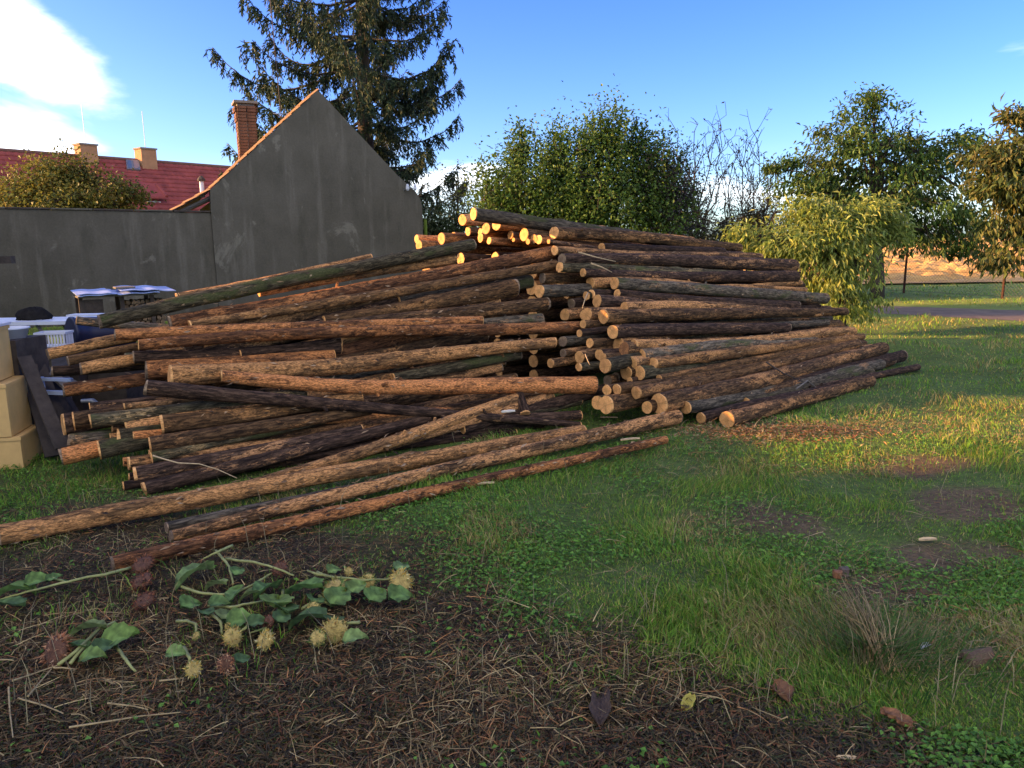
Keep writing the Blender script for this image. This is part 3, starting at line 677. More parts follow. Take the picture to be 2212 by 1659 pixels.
gp = [(gp[0][0], 0.0)] + gp + [(gp[-1][0], 0.0)]
o = outline_prism(gp, 0.0, 0.32).build('gable_wall', WALLM, house)
LEN = 4.4
mb = MB(); mb.box((gp[1][0] + .03, 0.32, 0), (gp[1][0] + .33, LEN, gp[2][1] - .25)); mb.build('side_wall', WALLM2, house)
mb = MB(); mb.box((gp[-2][0] - .33, 0.32, 0), (gp[-2][0] - .03, LEN, gp[-3][1] - .15)); mb.build('side_wall', WALLM2, house)
roof = empty('roof', (0, 0, 0)); roof.parent = house
apx = gp[6]; lef = gp[2]; rig = gp[10]; flare = on_wall(370, 458)
def slab(a, b_, y0, y1, th, name, mat, par):
    mb = MB(); V = [(a[0], y0, a[1]), (b_[0], y0, b_[1]), (b_[0], y1, b_[1]), (a[0], y1, a[1])]
    V2 = [(x, y, z + th) for x, y, z in V]
    mb.add(V + V2, [(0, 1, 2, 3), (7, 6, 5, 4), (0, 4, 5, 1), (1, 5, 6, 2), (2, 6, 7, 3), (3, 7, 4, 0)]); return mb.build(name, mat, par)
slab((apx[0], apx[1] - .02), (lef[0], lef[1] - .02), 0.05, LEN, .03, 'roof_deck', WOODD, roof)
slab((rig[0], rig[1] - .06), (apx[0], apx[1] - .06), 0.33, LEN, .03, 'roof_deck', WOODD, roof)
slab((lef[0], lef[1] - .02), flare, 0.10, LEN, .03, 'roof_deck', WOODD, roof)
def tile_mesh(w_=.30, l_=.34):
    mb = MB(); n = 6; xs = np.linspace(-w_ / 2, w_ / 2, n); zz = .022 * np.cos(xs / w_ * 2 * np.pi)
    for s_, y, dz in ((0, 0, 0.03), (1, l_, 0.0)): pass
    V = [(x, 0, z + .035) for x, z in zip(xs, zz)] + [(x, l_, z + .012) for x, z in zip(xs, zz)] + [(x, 0, z + .018) for x, z in zip(xs, zz)]
    mb.add(V, [(i, i+1, n+i+1, n+i) for i in range(n-1)] + [(2*n+i, 2*n+i+1, i+1, i) for i in range(n-1)]); return mb.mesh('tile', True)
TM = tile_mesh(); TM.materials.append(TILE_OLD)
def lay_tiles(a, b_, y0, cols, par, step=.27):
    L_ = math.hypot(a[0]-b_[0], a[1]-b_[1]); n = int(L_ / step); ang = math.atan2(a[1]-b_[1], a[0]-b_[0])
    for i in range(n):
        for c in range(cols):
            f = (i + .0) / n
            t = link('tile', TM, None, par)
            t.location = (b_[0] + (a[0]-b_[0]) * f, y0 + .3 * c + random.uniform(-.02, .02), b_[1] + (a[1]-b_[1]) * f + .02 + random.uniform(0, .012))
            M = Matrix.Rotation(-ang, 4, 'Y') @ Matrix.Rotation(-math.pi/2, 4, 'Z') @ Matrix.Rotation(random.uniform(-.05, .05), 4, 'Z')
            t.rotation_euler = M.to_euler()
lay_tiles(apx, lef, 0.14, 4, roof); lay_tiles(lef, flare, 0.18, 4, roof)
lay_tiles((apx[0] - .05, apx[1] - .06), (rig[0], rig[1] - .03), 0.5, 2, roof) if False else None
for i in range(4):
    mb = MB(); y = .2 + i * .45
    mb.tube([(lef[0] + .1, y, lef[1] - .12), (flare[0] + .05, y, flare[1] - .06)], .045, 4); mb.build('rafter', WOODG, roof)
# chimney of bricks
BRICK = mat_plain('brick', (0.135, 0.062, 0.032), 0.9, 0.45, 7.0, 0.5); MORTAR = mat_plain('mortar', (0.20, 0.17, 0.13), 0.95, 0.25, 12.0)
cl = on_wall(519, 335, 1.2); ct = on_wall(527, 222, 1.2); cw = on_wall(551, 306, 1.2)
ch = empty('chimney', (0, 0, 0)); ch.parent = house
x0, x1 = cl[0], cl[0] + .44; yc0, yc1 = 1.2, 1.68; zb, zt = cl[1] - .35, ct[1]
mb = MB(); mb.box((x0 + .015, yc0 + .015, zb), (x1 - .015, yc1 - .015, zt - .02)); mb.build('mortar_core', MORTAR, ch)
bm_ = MB(); bm_.box((-.104, -.05, 0), (.104, .05, .060)); BMESH = bm_.mesh('brick'); BMESH.materials.append(BRICK)
nc = int((zt - zb) / .073)
for c in range(nc):
    z = zb + c * .073; ex = 0.0
    if c >= nc - 5: ex = .02
    if c >= nc - 2: ex = .045
    sh = (c % 2) * .125
    for side in range(4):
        for k in range(2):
            bk = link('brick', BMESH, None, ch); u = -.11 + k * .22
            if side == 0: bk.location = ((x0+x1)/2 + u, yc0 + .045 - ex, z)
            elif side == 1: bk.location = ((x0+x1)/2 + u, yc1 - .045 + ex, z)
            elif side == 2: bk.location = (x0 + .045 - ex, (yc0+yc1)/2 + u * 1.08, z); bk.rotation_euler.z = math.pi/2
            else: bk.location = (x1 - .045 + ex, (yc0+yc1)/2 + u * 1.08, z); bk.rotation_euler.z = math.pi/2
            bk.location.x += random.uniform(-.005, .005); bk.location.y += random.uniform(-.006, .006)
            if c % 2: bk.scale = (.96, 1.03, 1)
mb = MB(); mb.box((x0 - .06, yc0 - .06, zt - .01), (x1 + .06, yc1 + .06, zt + .05)); mb.build('cap_slab', MORTAR, ch)
# bracket with two white insulators on the right shoulder
ib = on_wall(872, 407); br = empty('insulator_bracket', (0, 0, 0)); br.parent = house
mb = MB(); mb.tube([(ib[0], 0.02, ib[1] - .05), (ib[0] + .05, -.14, ib[1]), (ib[0] + .28, -.14, ib[1])], .012, 5); mb.build('bracket_bar', METAL, br)
for k in (0.06, 0.26):
    mb = MB(); mb.tube([(ib[0] + k, -.14, ib[1] - .06), (ib[0] + k, -.14, ib[1] - .02), (ib[0] + k, -.14, ib[1] + .06), (ib[0] + k, -.14, ib[1] + .10)], [.025, .045, .04, .02], 8); mb.build('insulator', WHITE, br)
# roof vent
rv = on_wall(437, 412, .5); v_ = empty('roof_vent', (0, 0, 0)); v_.parent = house
mb = MB(); mb.tube([(rv[0], .5, rv[1] - .15), (rv[0], .5, rv[1] + .22)], [.05, .05], 8); mb.build('vent_pipe', WHITE, v_)
mb = MB(); mb.tube([(rv[0], .5, rv[1] + .22), (rv[0], .5, rv[1] + .27), (rv[0], .5, rv[1] + .34)], [.09, .09, .03], 8); mb.build('vent_cap', WOODD, v_)
# garden wall
gw0 = -9.5; zt0, zt1 = on_wall(0, 451)[1], on_wall(450, 459)[1]; xl = on_wall(0, 451)[0]
def ztop(x): return zt0 + (zt1 - zt0) * (x - xl) / (0 - xl)
mb = MB(); xs = np.linspace(gw0, gp[1][0] - .004, 40); V = []
for x in xs:
    zz = ztop(x) + random.uniform(-.008, .008); V += [(x, .05, 0), (x, .05, zz), (x, .30, zz), (x, .30, 0)]
Q = []
for i in range(39):
    a4 = i * 4; Q += [(a4, a4+4, a4+5, a4+1), (a4+1, a4+5, a4+6, a4+2), (a4+2, a4+6, a4+7, a4+3)]
Q += [(0, 1, 2, 3), (4*39+3, 4*39+2, 4*39+1, 4*39)]
mb.add(V, Q); gwl = mb.build('garden_wall', WALLM2); gwl.location = W0; gwl.rotation_euler.z = WA
tag(gwl, 'long grey rendered garden wall running up to the gabled house', 'wall')
for i in range(12):
    a_, b_ = gw0 + i * (gp[1][0] - gw0) / 12 + .01, gw0 + (i + 1) * (gp[1][0] - gw0) / 12 - .01
    mb = MB(); z1, z2 = ztop(a_), ztop(b_); V = [(a_, .02, z1 + .01), (b_, .02, z2 + .01), (b_, .33, z2 + .01), (a_, .33, z1 + .01)]
    V += [(x, y, z + .035) for x, y, z in V]; mb.add(V, [(0,3,2,1),(4,5,6,7),(0,1,5,4),(1,2,6,5),(2,3,7,6),(3,0,4,7)])
    mb.build('coping_slab', WOODD if i % 2 else WALLM, gwl)
# mast
ma = on_y(608, 258, 22.0); mt = on_y(582, -20, 22.0)
mast = empty('antenna_mast', (ma.x, ma.y, 3.4), 'thin metal antenna mast rising behind the house roof', 'mast')
mb = MB(); dvec = mt - ma
mb.tube([(0, 0, 0), (ma.x - ma.x, 0, ma.z - 3.4), (dvec.x, 0, mt.z - 3.4 + 0), (dvec.x * 1.2, 0, mt.z - 3.4 + dvec.z * .2)], .014, 6); mb.build('pole', WOODD, mast)
mb = MB(); zc = ma.z - 3.4 + .15; mb.tube([(-.22, 0, zc), (.22, 0, zc)], .012, 5); mb.build('cross_arm', METAL, mast)

# ------------------------------------------------------------------ red roofed house beyond the wall
RED = mat_plain('red_roof_tile', (0.25, 0.050, 0.036), 0.7, 0.35, 1.6, 0.1); BUFF = mat_plain('buff_render', (0.36, 0.19, 0.09), 0.9, 0.15, 3.0)
rl = on_y(-60, 321, 37.0); dr = ray(484, 362); rr_ = CAMP + dr * ((rl.z - CAM_H) / dr.z)
rh = empty('red_roof_house', (rl.x, rl.y, 0), 'long house with red tiled roof beyond the grey garden wall', 'house')
ux = Vector((rr_.x - rl.x, rr_.y - rl.y, 0)); LR = ux.length + 2.0; ux.normalize(); un = Vector((ux.y, -ux.x, 0))
rh.rotation_euler.z = math.atan2(ux.y, ux.x)
HZ = rl.z; PA = R(42); ncourse = 15; cs = .36
rf = empty('roof', (0, 0, 0)); rf.parent = rh
cols_ = int((LR + 6) / .30); sub = 5
for c in range(ncourse):
    mb = MB(); xs = np.linspace(-6, LR, cols_ * sub + 1); wv = .03 * np.abs(np.cos(xs / .30 * np.pi))
    s0_, s1_ = c * cs, (c + 1) * cs + .03
    V = []
    for s_, lift in ((s0_, 0.0), (s1_, .045), (s1_, .0)):
        V += [(x, -s_ * math.cos(PA) - (lift + w2) * math.sin(PA), HZ - s_ * math.sin(PA) + (lift + w2) * math.cos(PA)) for x, w2 in zip(xs, wv)]
    n = len(xs); mb.add(V, [(i, n+i, n+i+1, i+1) for i in range(n-1)] + [(n+i, 2*n+i, 2*n+i+1, n+i+1) for i in range(n-1)])
    mb.build('tile_course', RED, rf, smooth=True)
mb = MB(); mb.tube([(-6, 0, HZ + .03), (LR, 0, HZ + .03)], .10, 8); mb.build('ridge_cap', mat_plain('ridge', (0.16, 0.075, 0.05), .8), rf)
eave = ncourse * cs
mb = MB(); mb.box((-6, -eave * math.cos(PA) + .4, 0), (LR, eave * math.cos(PA), HZ - eave * math.sin(PA) + .2)); mb.build('wall', BUFF, rh)
mb = MB(); V = [(-6, 0, HZ - .03), (LR, 0, HZ - .03), (LR, eave * math.cos(PA), HZ - eave * math.sin(PA)), (-6, eave * math.cos(PA), HZ - eave * math.sin(PA))]
mb.add(V, [(0, 1, 2, 3)]); mb.build('rear_roof_slope', RED, rf)
mb = MB(); e_ = eave * math.cos(PA); hz2 = HZ - eave * math.sin(PA)
for x in (LR - .12, -5.9): mb.add([(x, -e_ + .4, hz2 + .1), (x, e_, hz2 + .1), (x, 0, HZ - .06)], None, [(0, 1, 2)])
mb.build('gable_infill', BUFF, rh)
RM = Matrix.Rotation(-rh.rotation_euler.z, 4, 'Z')
def on_roof(dx, dy):
    n = (Vector((0, 0, 1)) * math.cos(PA) + un * math.sin(PA)); p = on_plane(dx, dy, Vector((rl.x, rl.y, HZ)), n)
    return RM @ (p - Vector((rl.x, rl.y, 0)))
for (dx, dyb, dyt) in ((189, 352, 321), (318, 362, 330)):
    p = on_roof(dx, dyb - 4); pt = p.z + (dyb - dyt) / KD * (Matrix.Rotation(rh.rotation_euler.z, 4, 'Z') @ p + Vector((rl.x, rl.y, 0))).y / F_PX
    c_ = empty('chimney', (p.x, p.y, p.z)); c_.parent = rh; h_ = pt - p.z
    mb = MB(); mb.box((-.42, -.30, -.8), (.42, .40, h_)); mb.build('chimney_stack', BUFF, c_)
    mb = MB(); mb.box((-.47, -.35, h_), (.47, .45, h_ + .08)); mb.build('chimney_cap', MORTAR, c_)
    mb = MB(); mb.tube([(0, 0, h_), (0, 0, h_ + 2.0)], .014, 5); mb.build('lightning_rod', METAL, c_)
ps = [on_roof(*q) for q in ((273, 369), (302, 371), (299, 350), (271, 349))]
sk = empty('skylight', (0, 0, 0)); sk.parent = rh; up_ = Vector((0, -math.sin(PA), math.cos(PA)))
GLASS = mat_plain('dark_glass', (0.10, 0.13, 0.17), 0.1, 0.1, 2.0, spec=0.8)
mb = MB(); cc = sum(ps, Vector()) / 4
V = [p + up_ * .14 for p in ps] + [p - up_ * .05 for p in ps]; mb.add(V, [(0,1,2,3),(0,4,5,1),(1,5,6,2),(2,6,7,3),(3,7,4,0)]); mb.build('skylight_frame', METAL, sk)
mb = MB(); V = [cc + (p - cc) * .8 + up_ * .15 for p in ps]; mb.add(V, [(0, 1, 2, 3)]); mb.build('pane', GLASS, sk)
# porch roof
pq = [on_roof(*q) for q in ((335, 415), (356, 440), (290, 440), (290, 405))]
po = empty('porch_roof', (0, 0, 0)); po.parent = rh
mb = MB(); V = [p + Vector((0, -.25, .35)) for p in pq]; V += [p + Vector((0, -.25, .25)) for p in pq]; mb.add(V, [(0,3,2,1),(4,5,6,7),(0,1,5,4),(1,2,6,5),(2,3,7,6)]); mb.build('porch_sheet', RED, po)
mb = MB(); mb.tube([V[0], V[1]], .09, 6); mb.build('verge_cap', RED, po)
mb = MB(); p1 = pq[1]; mb.box((p1.x - 3.2, p1.y + .0, p1.z - 2.6), (p1.x - .2, p1.y + .3, p1.z + .1)); mb.build('porch_wall', mat_plain('pale_render', (.5, .47, .42), .9, .12), po)

# ------------------------------------------------------------------ trees
def rnd_dir(n):
    v = RNG.normal(0, 1, (n, 3)); return v / np.linalg.norm(v, axis=1)[:, None]
def in_lobes(lobes, n, shell=0.45):
    W = np.array([l[2] if len(l) > 2 else np.prod(l[1]) ** .67 for l in lobes]); k = RNG.choice(len(lobes), n, p=W / W.sum())
    C = np.array([l[0] for l in lobes])[k]; Rr = np.array([l[1] for l in lobes])[k]
    return C + rnd_dir(n) * Rr * (RNG.uniform(0, 1, n) ** shell)[:, None]
def curve(a, b, sag, n=6, wob=.05):
    a = np.array(a, float); b = np.array(b, float); t = np.linspace(0, 1, n)[:, None]; L = np.linalg.norm(b - a)
    P = a + (b - a) * t; P[:, 2] += (np.sin(t * np.pi)[:, 0]) * sag * L
    P[1:-1] += RNG.normal(0, wob * L, (n - 2, 3)) * .4; return P
def tree(name, label, base, trunk_top, r0, lobes, n_limb, n_clus, per, leaf, colors, cat='tree', spread=.22, droop=.3, twig=.012, sag=.08, shell=.45, group=None, flat=.8, outw=.5, shoots=None, mat=None, fold=.12, first=.3):
    base = Vector(base); root = empty(name, base, label, cat, group); b0 = np.array(base)
    tt = np.array(trunk_top); tr = curve(b0 - [0, 0, .1], tt, 0, 8, .03); mb = MB(); mb.tube(tr, np.linspace(r0, r0 * .25, 8), 9)
    mb.build('trunk', TRUNK, root, True, b0)
    cl_ = in_lobes(lobes, n_clus, shell); li = in_lobes(lobes, n_limb, .6)
    mb = MB(); nodes = [tr[3:]]
    for p in li:
        f = RNG.uniform(first, .95); s_ = np.array([np.interp(f, np.linspace(0, 1, 8), tr[:, i]) for i in range(3)])
        c = curve(s_, p, sag, 7, .06); mb.tube(c, np.linspace(r0 * .38, r0 * .06, 7), 6); nodes.append(c[2:])
    nodes = np.concatenate(nodes)
    for p in cl_:
        q = nodes[np.argmin(((nodes - p) ** 2).sum(1) + 0.6 * np.maximum(nodes[:, 2] - p[2], 0))]
        if np.linalg.norm(q - p) > .05: mb.tube(curve(q, p, .04, 4, .06), np.linspace(twig, twig * .35, 4), 3, cap=False)
    if shoots:
        for (p, q) in shoots: mb.tube(curve(p, q, 0, 5, .03), np.linspace(twig, twig * .3, 5), 3, cap=False)
    mb.build('branches', TRUNK, root, True, b0)
    ctr = np.mean([l[0] for l in lobes], 0); n = n_clus * per
    kk = np.repeat(np.arange(n_clus), per); sp = spread * RNG.uniform(.6, 1.3, n_clus)[kk]
    pos = cl_[kk] + RNG.normal(0, 1, (n, 3)) * sp[:, None] * np.array([1, 1, flat])
    colors = np.array(colors); ccol = colors[RNG.integers(0, len(colors), n_clus)][kk] * .55 + colors[RNG.integers(0, len(colors), n)] * .45
    ccol = ccol * RNG.uniform(.75, 1.25, n)[:, None]
    if shoots:
        sp_, sc = [], []
        for (p, q) in shoots:
            m_ = 70; f = RNG.uniform(0, 1, m_)[:, None]; sp_.append(np.array(p) * (1 - f) + np.array(q) * f + RNG.normal(0, .055, (m_, 3)) * (1.25 - f)); sc.append(colors[RNG.integers(0, len(colors), m_)])
        pos = np.concatenate([pos] + sp_); ccol = np.concatenate([ccol] + sc); n = len(pos)
    out = pos - ctr; out /= np.linalg.norm(out, axis=1)[:, None] + 1e-6
    d = rnd_dir(n) * .8 + out * outw + np.array([0, 0, -droop]); nr = rnd_dir(n) * .7 + np.array([0, 0, 1.0])
    mb = MB(); mb.leaves(pos, d, nr, leaf[0] * RNG.uniform(.6, 1.2, n), leaf[1] * RNG.uniform(.6, 1.2, n), ccol, fold)
    mb.build('crown', mat or LEAF, root, False, b0); return root
def L3(dx, dy, D, rx, ry, rz=None, w_=None):           # a lobe given by photo position, depth and photo radii
    p = on_y(dx, dy, D); k = D / KD / F_PX; a = (tuple(p), (rx * k, (rz or rx) * k, ry * k)); return a + ((w_,) if w_ else ())
def gb(dx, D): p = on_y(dx, 600, D); return (p.x, D, 0)
# big leafy bush tree in the middle
D = 16.5
lob = [L3(1335, 310, D, 50, 60), L3(1285, 310, D, 40, 50, None, .25), L3(1125, 330, D, 30, 40, None, .15), L3(1200, 335, D, 35, 38, None, .18), L3(1395, 320, D, 35, 45, None, .2), L3(1060, 430, D, 50, 65), L3(1140, 415, D, 100, 72), L3(1260, 385, D, 120, 88), L3(1385, 400, D, 100, 88), L3(1100, 440, D, 85, 70), L3(1310, 460, D, 170, 80), L3(1440, 440, D, 65, 80), L3(1180, 470, D, 130, 60)]
sh = []
for (dx, dy) in [(1120, 265), (1150, 272), (1165, 290), (1200, 283), (1225, 290), (1268, 262), (1282, 250), (1300, 245), (1315, 262), (1330, 240), (1345, 233), (1355, 262), (1376, 258), (1390, 275), (1345, 280), (1250, 300), (1070, 330), (1420, 300), (1450, 310), (1305, 285), (1098, 300), (1035, 345), (1475, 330)]:
    q = on_y(dx, dy, D + RNG.uniform(-.7, .7)); p = on_y(dx + (1250 - dx) * .18, dy + RNG.uniform(70, 110), q.y); sh.append((tuple(p), tuple(q)))
tree('broad_bush_tree', 'broad dense green fruit tree with upright leafy shoots behind the log stacks', gb(1280, D), tuple(on_y(1280, 420, D)), .22, lob, 30, 950, 46, (.085, .056),
     [(.075, .14, .020), (.10, .17, .026), (.055, .10, .018), (.13, .18, .03), (.04, .07, .018)], spread=.125, droop=-.15, outw=.3, shoots=sh, twig=.010, flat=2.2)
# dark purple shrub at its right side
tree('purple_shrub', 'dark purplish leaved shrub growing into the broad bush tree', gb(1440, 16.2), tuple(on_y(1445, 420, 16.2)), .08, [L3(1440, 400, 16.2, 60, 90), L3(1470, 430, 16.2, 40, 60)], 10, 110, 30, (.06, .038),
     [(.035, .025, .03), (.05, .035, .04), (.03, .035, .02)], cat='shrub', spread=.25)
# cherry trees at the right
D = 21.0
lob = [L3(1880, 250, D, 75, 55), L3(1840, 320, D, 120, 55), L3(1960, 330, D, 95, 50), L3(1760, 400, D, 85, 50), L3(1880, 400, D, 130, 60), L3(2020, 400, D, 110, 70), L3(2060, 320, D, 60, 40), L3(1930, 470, D, 160, 55), L3(2060, 480, D, 90, 55), L3(1790, 460, D, 100, 40), L3(1890, 205, D, 18, 25, None, .12), L3(2100, 305, D, 30, 25, None, .15), L3(1700, 360, D, 30, 20, None, .2), L3(2090, 540, D, 80, 22, None, .3), L3(1980, 530, D, 90, 22, None, .3)]
tree('cherry_tree', 'cherry tree with dark drooping leaves behind the young peach tree', gb(1897, D), tuple(on_y(1890, 290, D)), .20, lob, 30, 520, 34, (.175, .065),
     [(.045, .090, .016), (.065, .125, .020), (.085, .15, .026), (.035, .062, .016), (.10, .115, .026)], spread=.17, droop=.75, flat=.55, outw=.55, first=.22)
D = 12.5
lob = [L3(2230, 330, D, 80, 45), L3(2220, 400, D, 90, 50), L3(2230, 480, D, 100, 60), L3(2300, 300, D, 80, 80), L3(2330, 450, D, 120, 110), L3(2160, 400, D, 45, 25, None, .25), L3(2205, 250, D, 22, 14, None, .12), L3(2150, 340, D, 35, 18, None, .2), L3(2150, 560, D, 40, 18, None, .15)]
tree('cherry_tree', 'cherry tree with yellowing drooping leaves beside the rusty wire fence', gb(2330, D), tuple(on_y(2320, 320, D)), .16, lob, 22, 330, 36, (.14, .05),
     [(.075, .105, .024), (.11, .13, .03), (.15, .12, .035), (.06, .08, .02)], spread=.16, droop=.75, flat=.5, outw=.5)
# young peach tree
D = 13.0
lob = [L3(1760, 520, D, 110, 80), L3(1700, 540, D, 70, 60), L3(1830, 500, D, 95, 65), L3(1845, 560, D, 55, 75), L3(1800, 600, D, 80, 50), L3(1640, 520, D, 45, 35), L3(1605, 500, D, 20, 14, None, .08), L3(1750, 460, D, 45, 28, None, .2), L3(1890, 460, D, 50, 25, None, .25), L3(1840, 655, D, 60, 30, None, .25), L3(1930, 500, D, 30, 30, None, .15)]
PEACH = mat_attr('peach_leaf', 0.38, 0.35, 0.2, 0.4)
tree('peach_tree', 'young peach tree with long pale yellow green leaves at the end of a log stack', gb(1835, D), tuple(on_y(1800, 520, D)), .07, lob, 24, 400, 30, (.135, .032),
     [(.24, .30, .055), (.31, .36, .07), (.18, .24, .05), (.38, .38, .09), (.13, .18, .04)], spread=.12, droop=.8, outw=.5, twig=.007, mat=PEACH, fold=.25)
# tree behind the garden wall
D = 25.0
lob = [L3(110, 400, D, 80, 55), L3(150, 380, D, 60, 40), L3(215, 420, D, 85, 50), L3(50, 430, D, 60, 35), L3(270, 435, D, 35, 30), L3(120, 450, D, 140, 40)]
tree('garden_tree', 'round leafy tree turning yellow between the garden wall and the red roof', gb(150, D), tuple(on_y(150, 400, D)), .14, lob, 16, 330, 40, (.13, .09),
     [(.14, .155, .028), (.21, .18, .03), (.10, .115, .025), (.27, .19, .035), (.07, .08, .022)], spread=.24)
# thin yellowing tree between spruce and bush tree
D = 24.0
tree('sparse_tree', 'thin yellow leaved tree between the spruce and the broad bush tree', gb(985, D), tuple(on_y(985, 400, D)), .06, [L3(985, 440, D, 45, 55), L3(975, 395, D, 35, 40), L3(1010, 420, D, 30, 40)], 18, 90, 9, (.10, .06), [(.17, .15, .03), (.10, .11, .025), (.2, .17, .05)], spread=.22)
tree('weedy_shrub', 'dark nettle like shrub at the corner of the gabled house', gb(950, 22.5), tuple(on_y(950, 480, 22.5)), .05, [L3(945, 490, 22.5, 60, 40), L3(1000, 500, 22.5, 60, 40), L3(930, 510, 22.5, 50, 30)], 12, 120, 40, (.12, .06), [(.035, .055, .016), (.05, .075, .02), (.075, .08, .03)], cat='shrub', spread=.2)
tree('hedge_shrub', 'dark evergreen hedge shrub between the bare shrubs and the peach tree', gb(1640, 24.0), tuple(on_y(1640, 500, 24)), .07, [L3(1640, 490, 24, 75, 35), L3(1560, 510, 24, 80, 25), L3(1480, 480, 24, 60, 50)], 14, 170, 40, (.10, .06), [(.03, .04, .016), (.045, .05, .02), (.05, .04, .025)], cat='shrub', spread=.25)

# bare shrubs with few leaves
def bare(name, label, base, tips, nsub, leafn, D):
    root = empty(name, base, label, 'shrub', 'bare shrubs beside the bush tree'); b0 = np.array(base, float); mb = MB(); ends = []
    for (dx, dy) in tips:
        e = np.array(on_y(dx, dy, D + RNG.uniform(-.8, .8))); st = b0 + RNG.normal(0, .12, 3) * [1, 1, 0]; c = curve(st, e, .03, 9, .05); mb.tube(c, np.linspace(.04, .010, 9), 5, cap=False)
        for _ in range(nsub):
            k = RNG.integers(3, 9); p = c[k]; L_ = RNG.uniform(.5, 1.3); q = p + (rnd_dir(1)[0] * .8 + [0, 0, .6] + (e - b0) / np.linalg.norm(e - b0) * .6) * L_ * .6
            c2 = curve(p, q, .05, 5, .08); mb.tube(c2, np.linspace(.014, .008, 5), 3, cap=False)
            for _ in range(3):
                k2 = RNG.integers(2, 5); r_ = c2[k2] + (rnd_dir(1)[0] + [0, 0, .5]) * RNG.uniform(.12, .35); mb.tube(curve(c2[k2], r_, .03, 3), [.008, .007, .006], 3, cap=False); ends.append(r_)
    mb.build('stems', TWIG, root, False, b0)
    ends = np.array(ends); idx = RNG.choice(len(ends), min(leafn, len(ends)), replace=False); P_ = ends[idx]; n = len(P_)
    mb = MB(); mb.leaves(P_, rnd_dir(n) + [0, 0, -.5], rnd_dir(n), RNG.uniform(.07, .13, n), RNG.uniform(.04, .07, n), np.array([(.05, .045, .035), (.07, .06, .03)])[RNG.integers(0, 2, n)]); mb.build('leaves', LEAF, root, False, b0)
bare('bare_shrub', 'tall nearly leafless shrub with bare grey branches', gb(1500, 24.5), [(1465, 290), (1500, 285), (1480, 340), (1530, 330), (1555, 330), (1500, 380), (1545, 400)], 12, 140, 24.5)
bare('bare_shrub', 'wide bare shrub with sparse withered leaves by the cherry tree', gb(1590, 24.5), [(1640, 350), (1610, 330), (1620, 395), (1580, 370), (1660, 420), (1560, 390), (1600, 440), (1640, 460)], 14, 260, 24.5)
bare('bare_shrub', 'small bare bush against the cherry tree crown', gb(1650, 23.5), [(1660, 400), (1680, 430), (1640, 430), (1670, 460)], 12, 200, 23.5)

# the spruce behind the house
def spruce():
    D = 25.5; base = np.array(gb(800, D)); top = np.array(on_y(764, -420, D)); root = empty('spruce_tree', base, 'tall dark spruce with drooping branches behind the gabled house', 'tree')
    H = top[2]; tr = np.array([base + (top - base) * f for f in np.linspace(0, 1, 10)]); mb = MB(); mb.tube(tr, np.linspace(.34, .06, 10), 10); mb.build('trunk', TRUNK, root, True, base)
    mbB = MB(); N = MB(); cols = np.array([(.020, .034, .016), (.030, .050, .020), (.040, .062, .022), (.055, .070, .025), (.018, .026, .016)])
    z = 1.6; az = 0.0
    while z < H - .5:
        f = z / H; c = base + (top - base) * f; Lmax = min(4.0, .5 + (1 - f) * 7.4) * (1.0 if z > 3 else .75)
        for k in range(9):
            az += 2.39996 + RNG.normal(0, .12); L = Lmax * RNG.uniform(.6, 1.08) * (1 - .20 * math.cos(az)); d = np.array([math.cos(az), math.sin(az), 0])
            n = 12; t = np.linspace(0, 1, n); dr_ = RNG.uniform(.10, .22)
            P_ = c + np.array([0, 0, RNG.normal(0, .10)]) + d * (t * L)[:, None]; P_[:, 2] += (-dr_ * np.sin(t * np.pi * .8) * 1.1 + .24 * t ** 4 * 1.1) * L * .9 + RNG.normal(0, .02, n)
            side = np.array([-d[1], d[0], 0]); P_ += side * (RNG.normal(0, .12) * t ** 2 * L)[:, None]
            mbB.tube(P_, np.linspace(.05, .008, n) * (.6 + .1 * L), 4, cap=False)
            # secondary side twigs, each with hanging needles
            nt_ = int(24 * L); ts = RNG.uniform(.16, 1, nt_)
            for tq in ts:
                p = np.array([np.interp(tq, t, P_[:, i]) for i in range(3)]); sgn = RNG.choice([-1, 1]); sl = RNG.uniform(.06, .40) * (1.1 - tq * .35)
                q = p + side * sgn * sl + d * sl * .5 + np.array([0, 0, -sl * RNG.uniform(.1, .5)]); hang = RNG.uniform(.15, .50) * (1.1 - .4 * tq)
                e = q + np.array([RNG.normal(0, .05), RNG.normal(0, .05), -hang])
                m_ = 15; u = np.linspace(0, 1, m_)[:, None]; path = (1-u)**2 * p + 2*u*(1-u) * q + u**2 * e
                dd = np.gradient(path, axis=0); dd /= np.linalg.norm(dd, axis=1)[:, None] + 1e-9
                dirs = dd * 1.0 + rnd_dir(m_) * .75 + np.array([0, 0, -.1]); cc_ = cols[RNG.integers(0, 5, m_)] * RNG.uniform(.8, 1.3)
                N.leaves(path, dirs, rnd_dir(m_), RNG.uniform(.09, .21, m_), RNG.uniform(.03, .06, m_), cc_, .05, .4)
            m_ = int(26 * L); u = RNG.uniform(.1, 1, m_); path = np.stack([np.interp(u, t, P_[:, i]) for i in range(3)], 1)
            N.leaves(path, d * .7 + rnd_dir(m_) * .6 + [0, 0, .15], rnd_dir(m_), RNG.uniform(.08, .16, m_), RNG.uniform(.02, .04, m_), cols[RNG.integers(0, 5, m_)], .05, .4)
        z += RNG.uniform(.80, 1.05)
    mbB.build('branches', TRUNK, root, True, base); N.build('crown', NEEDLE, root, False, base)
spruce()

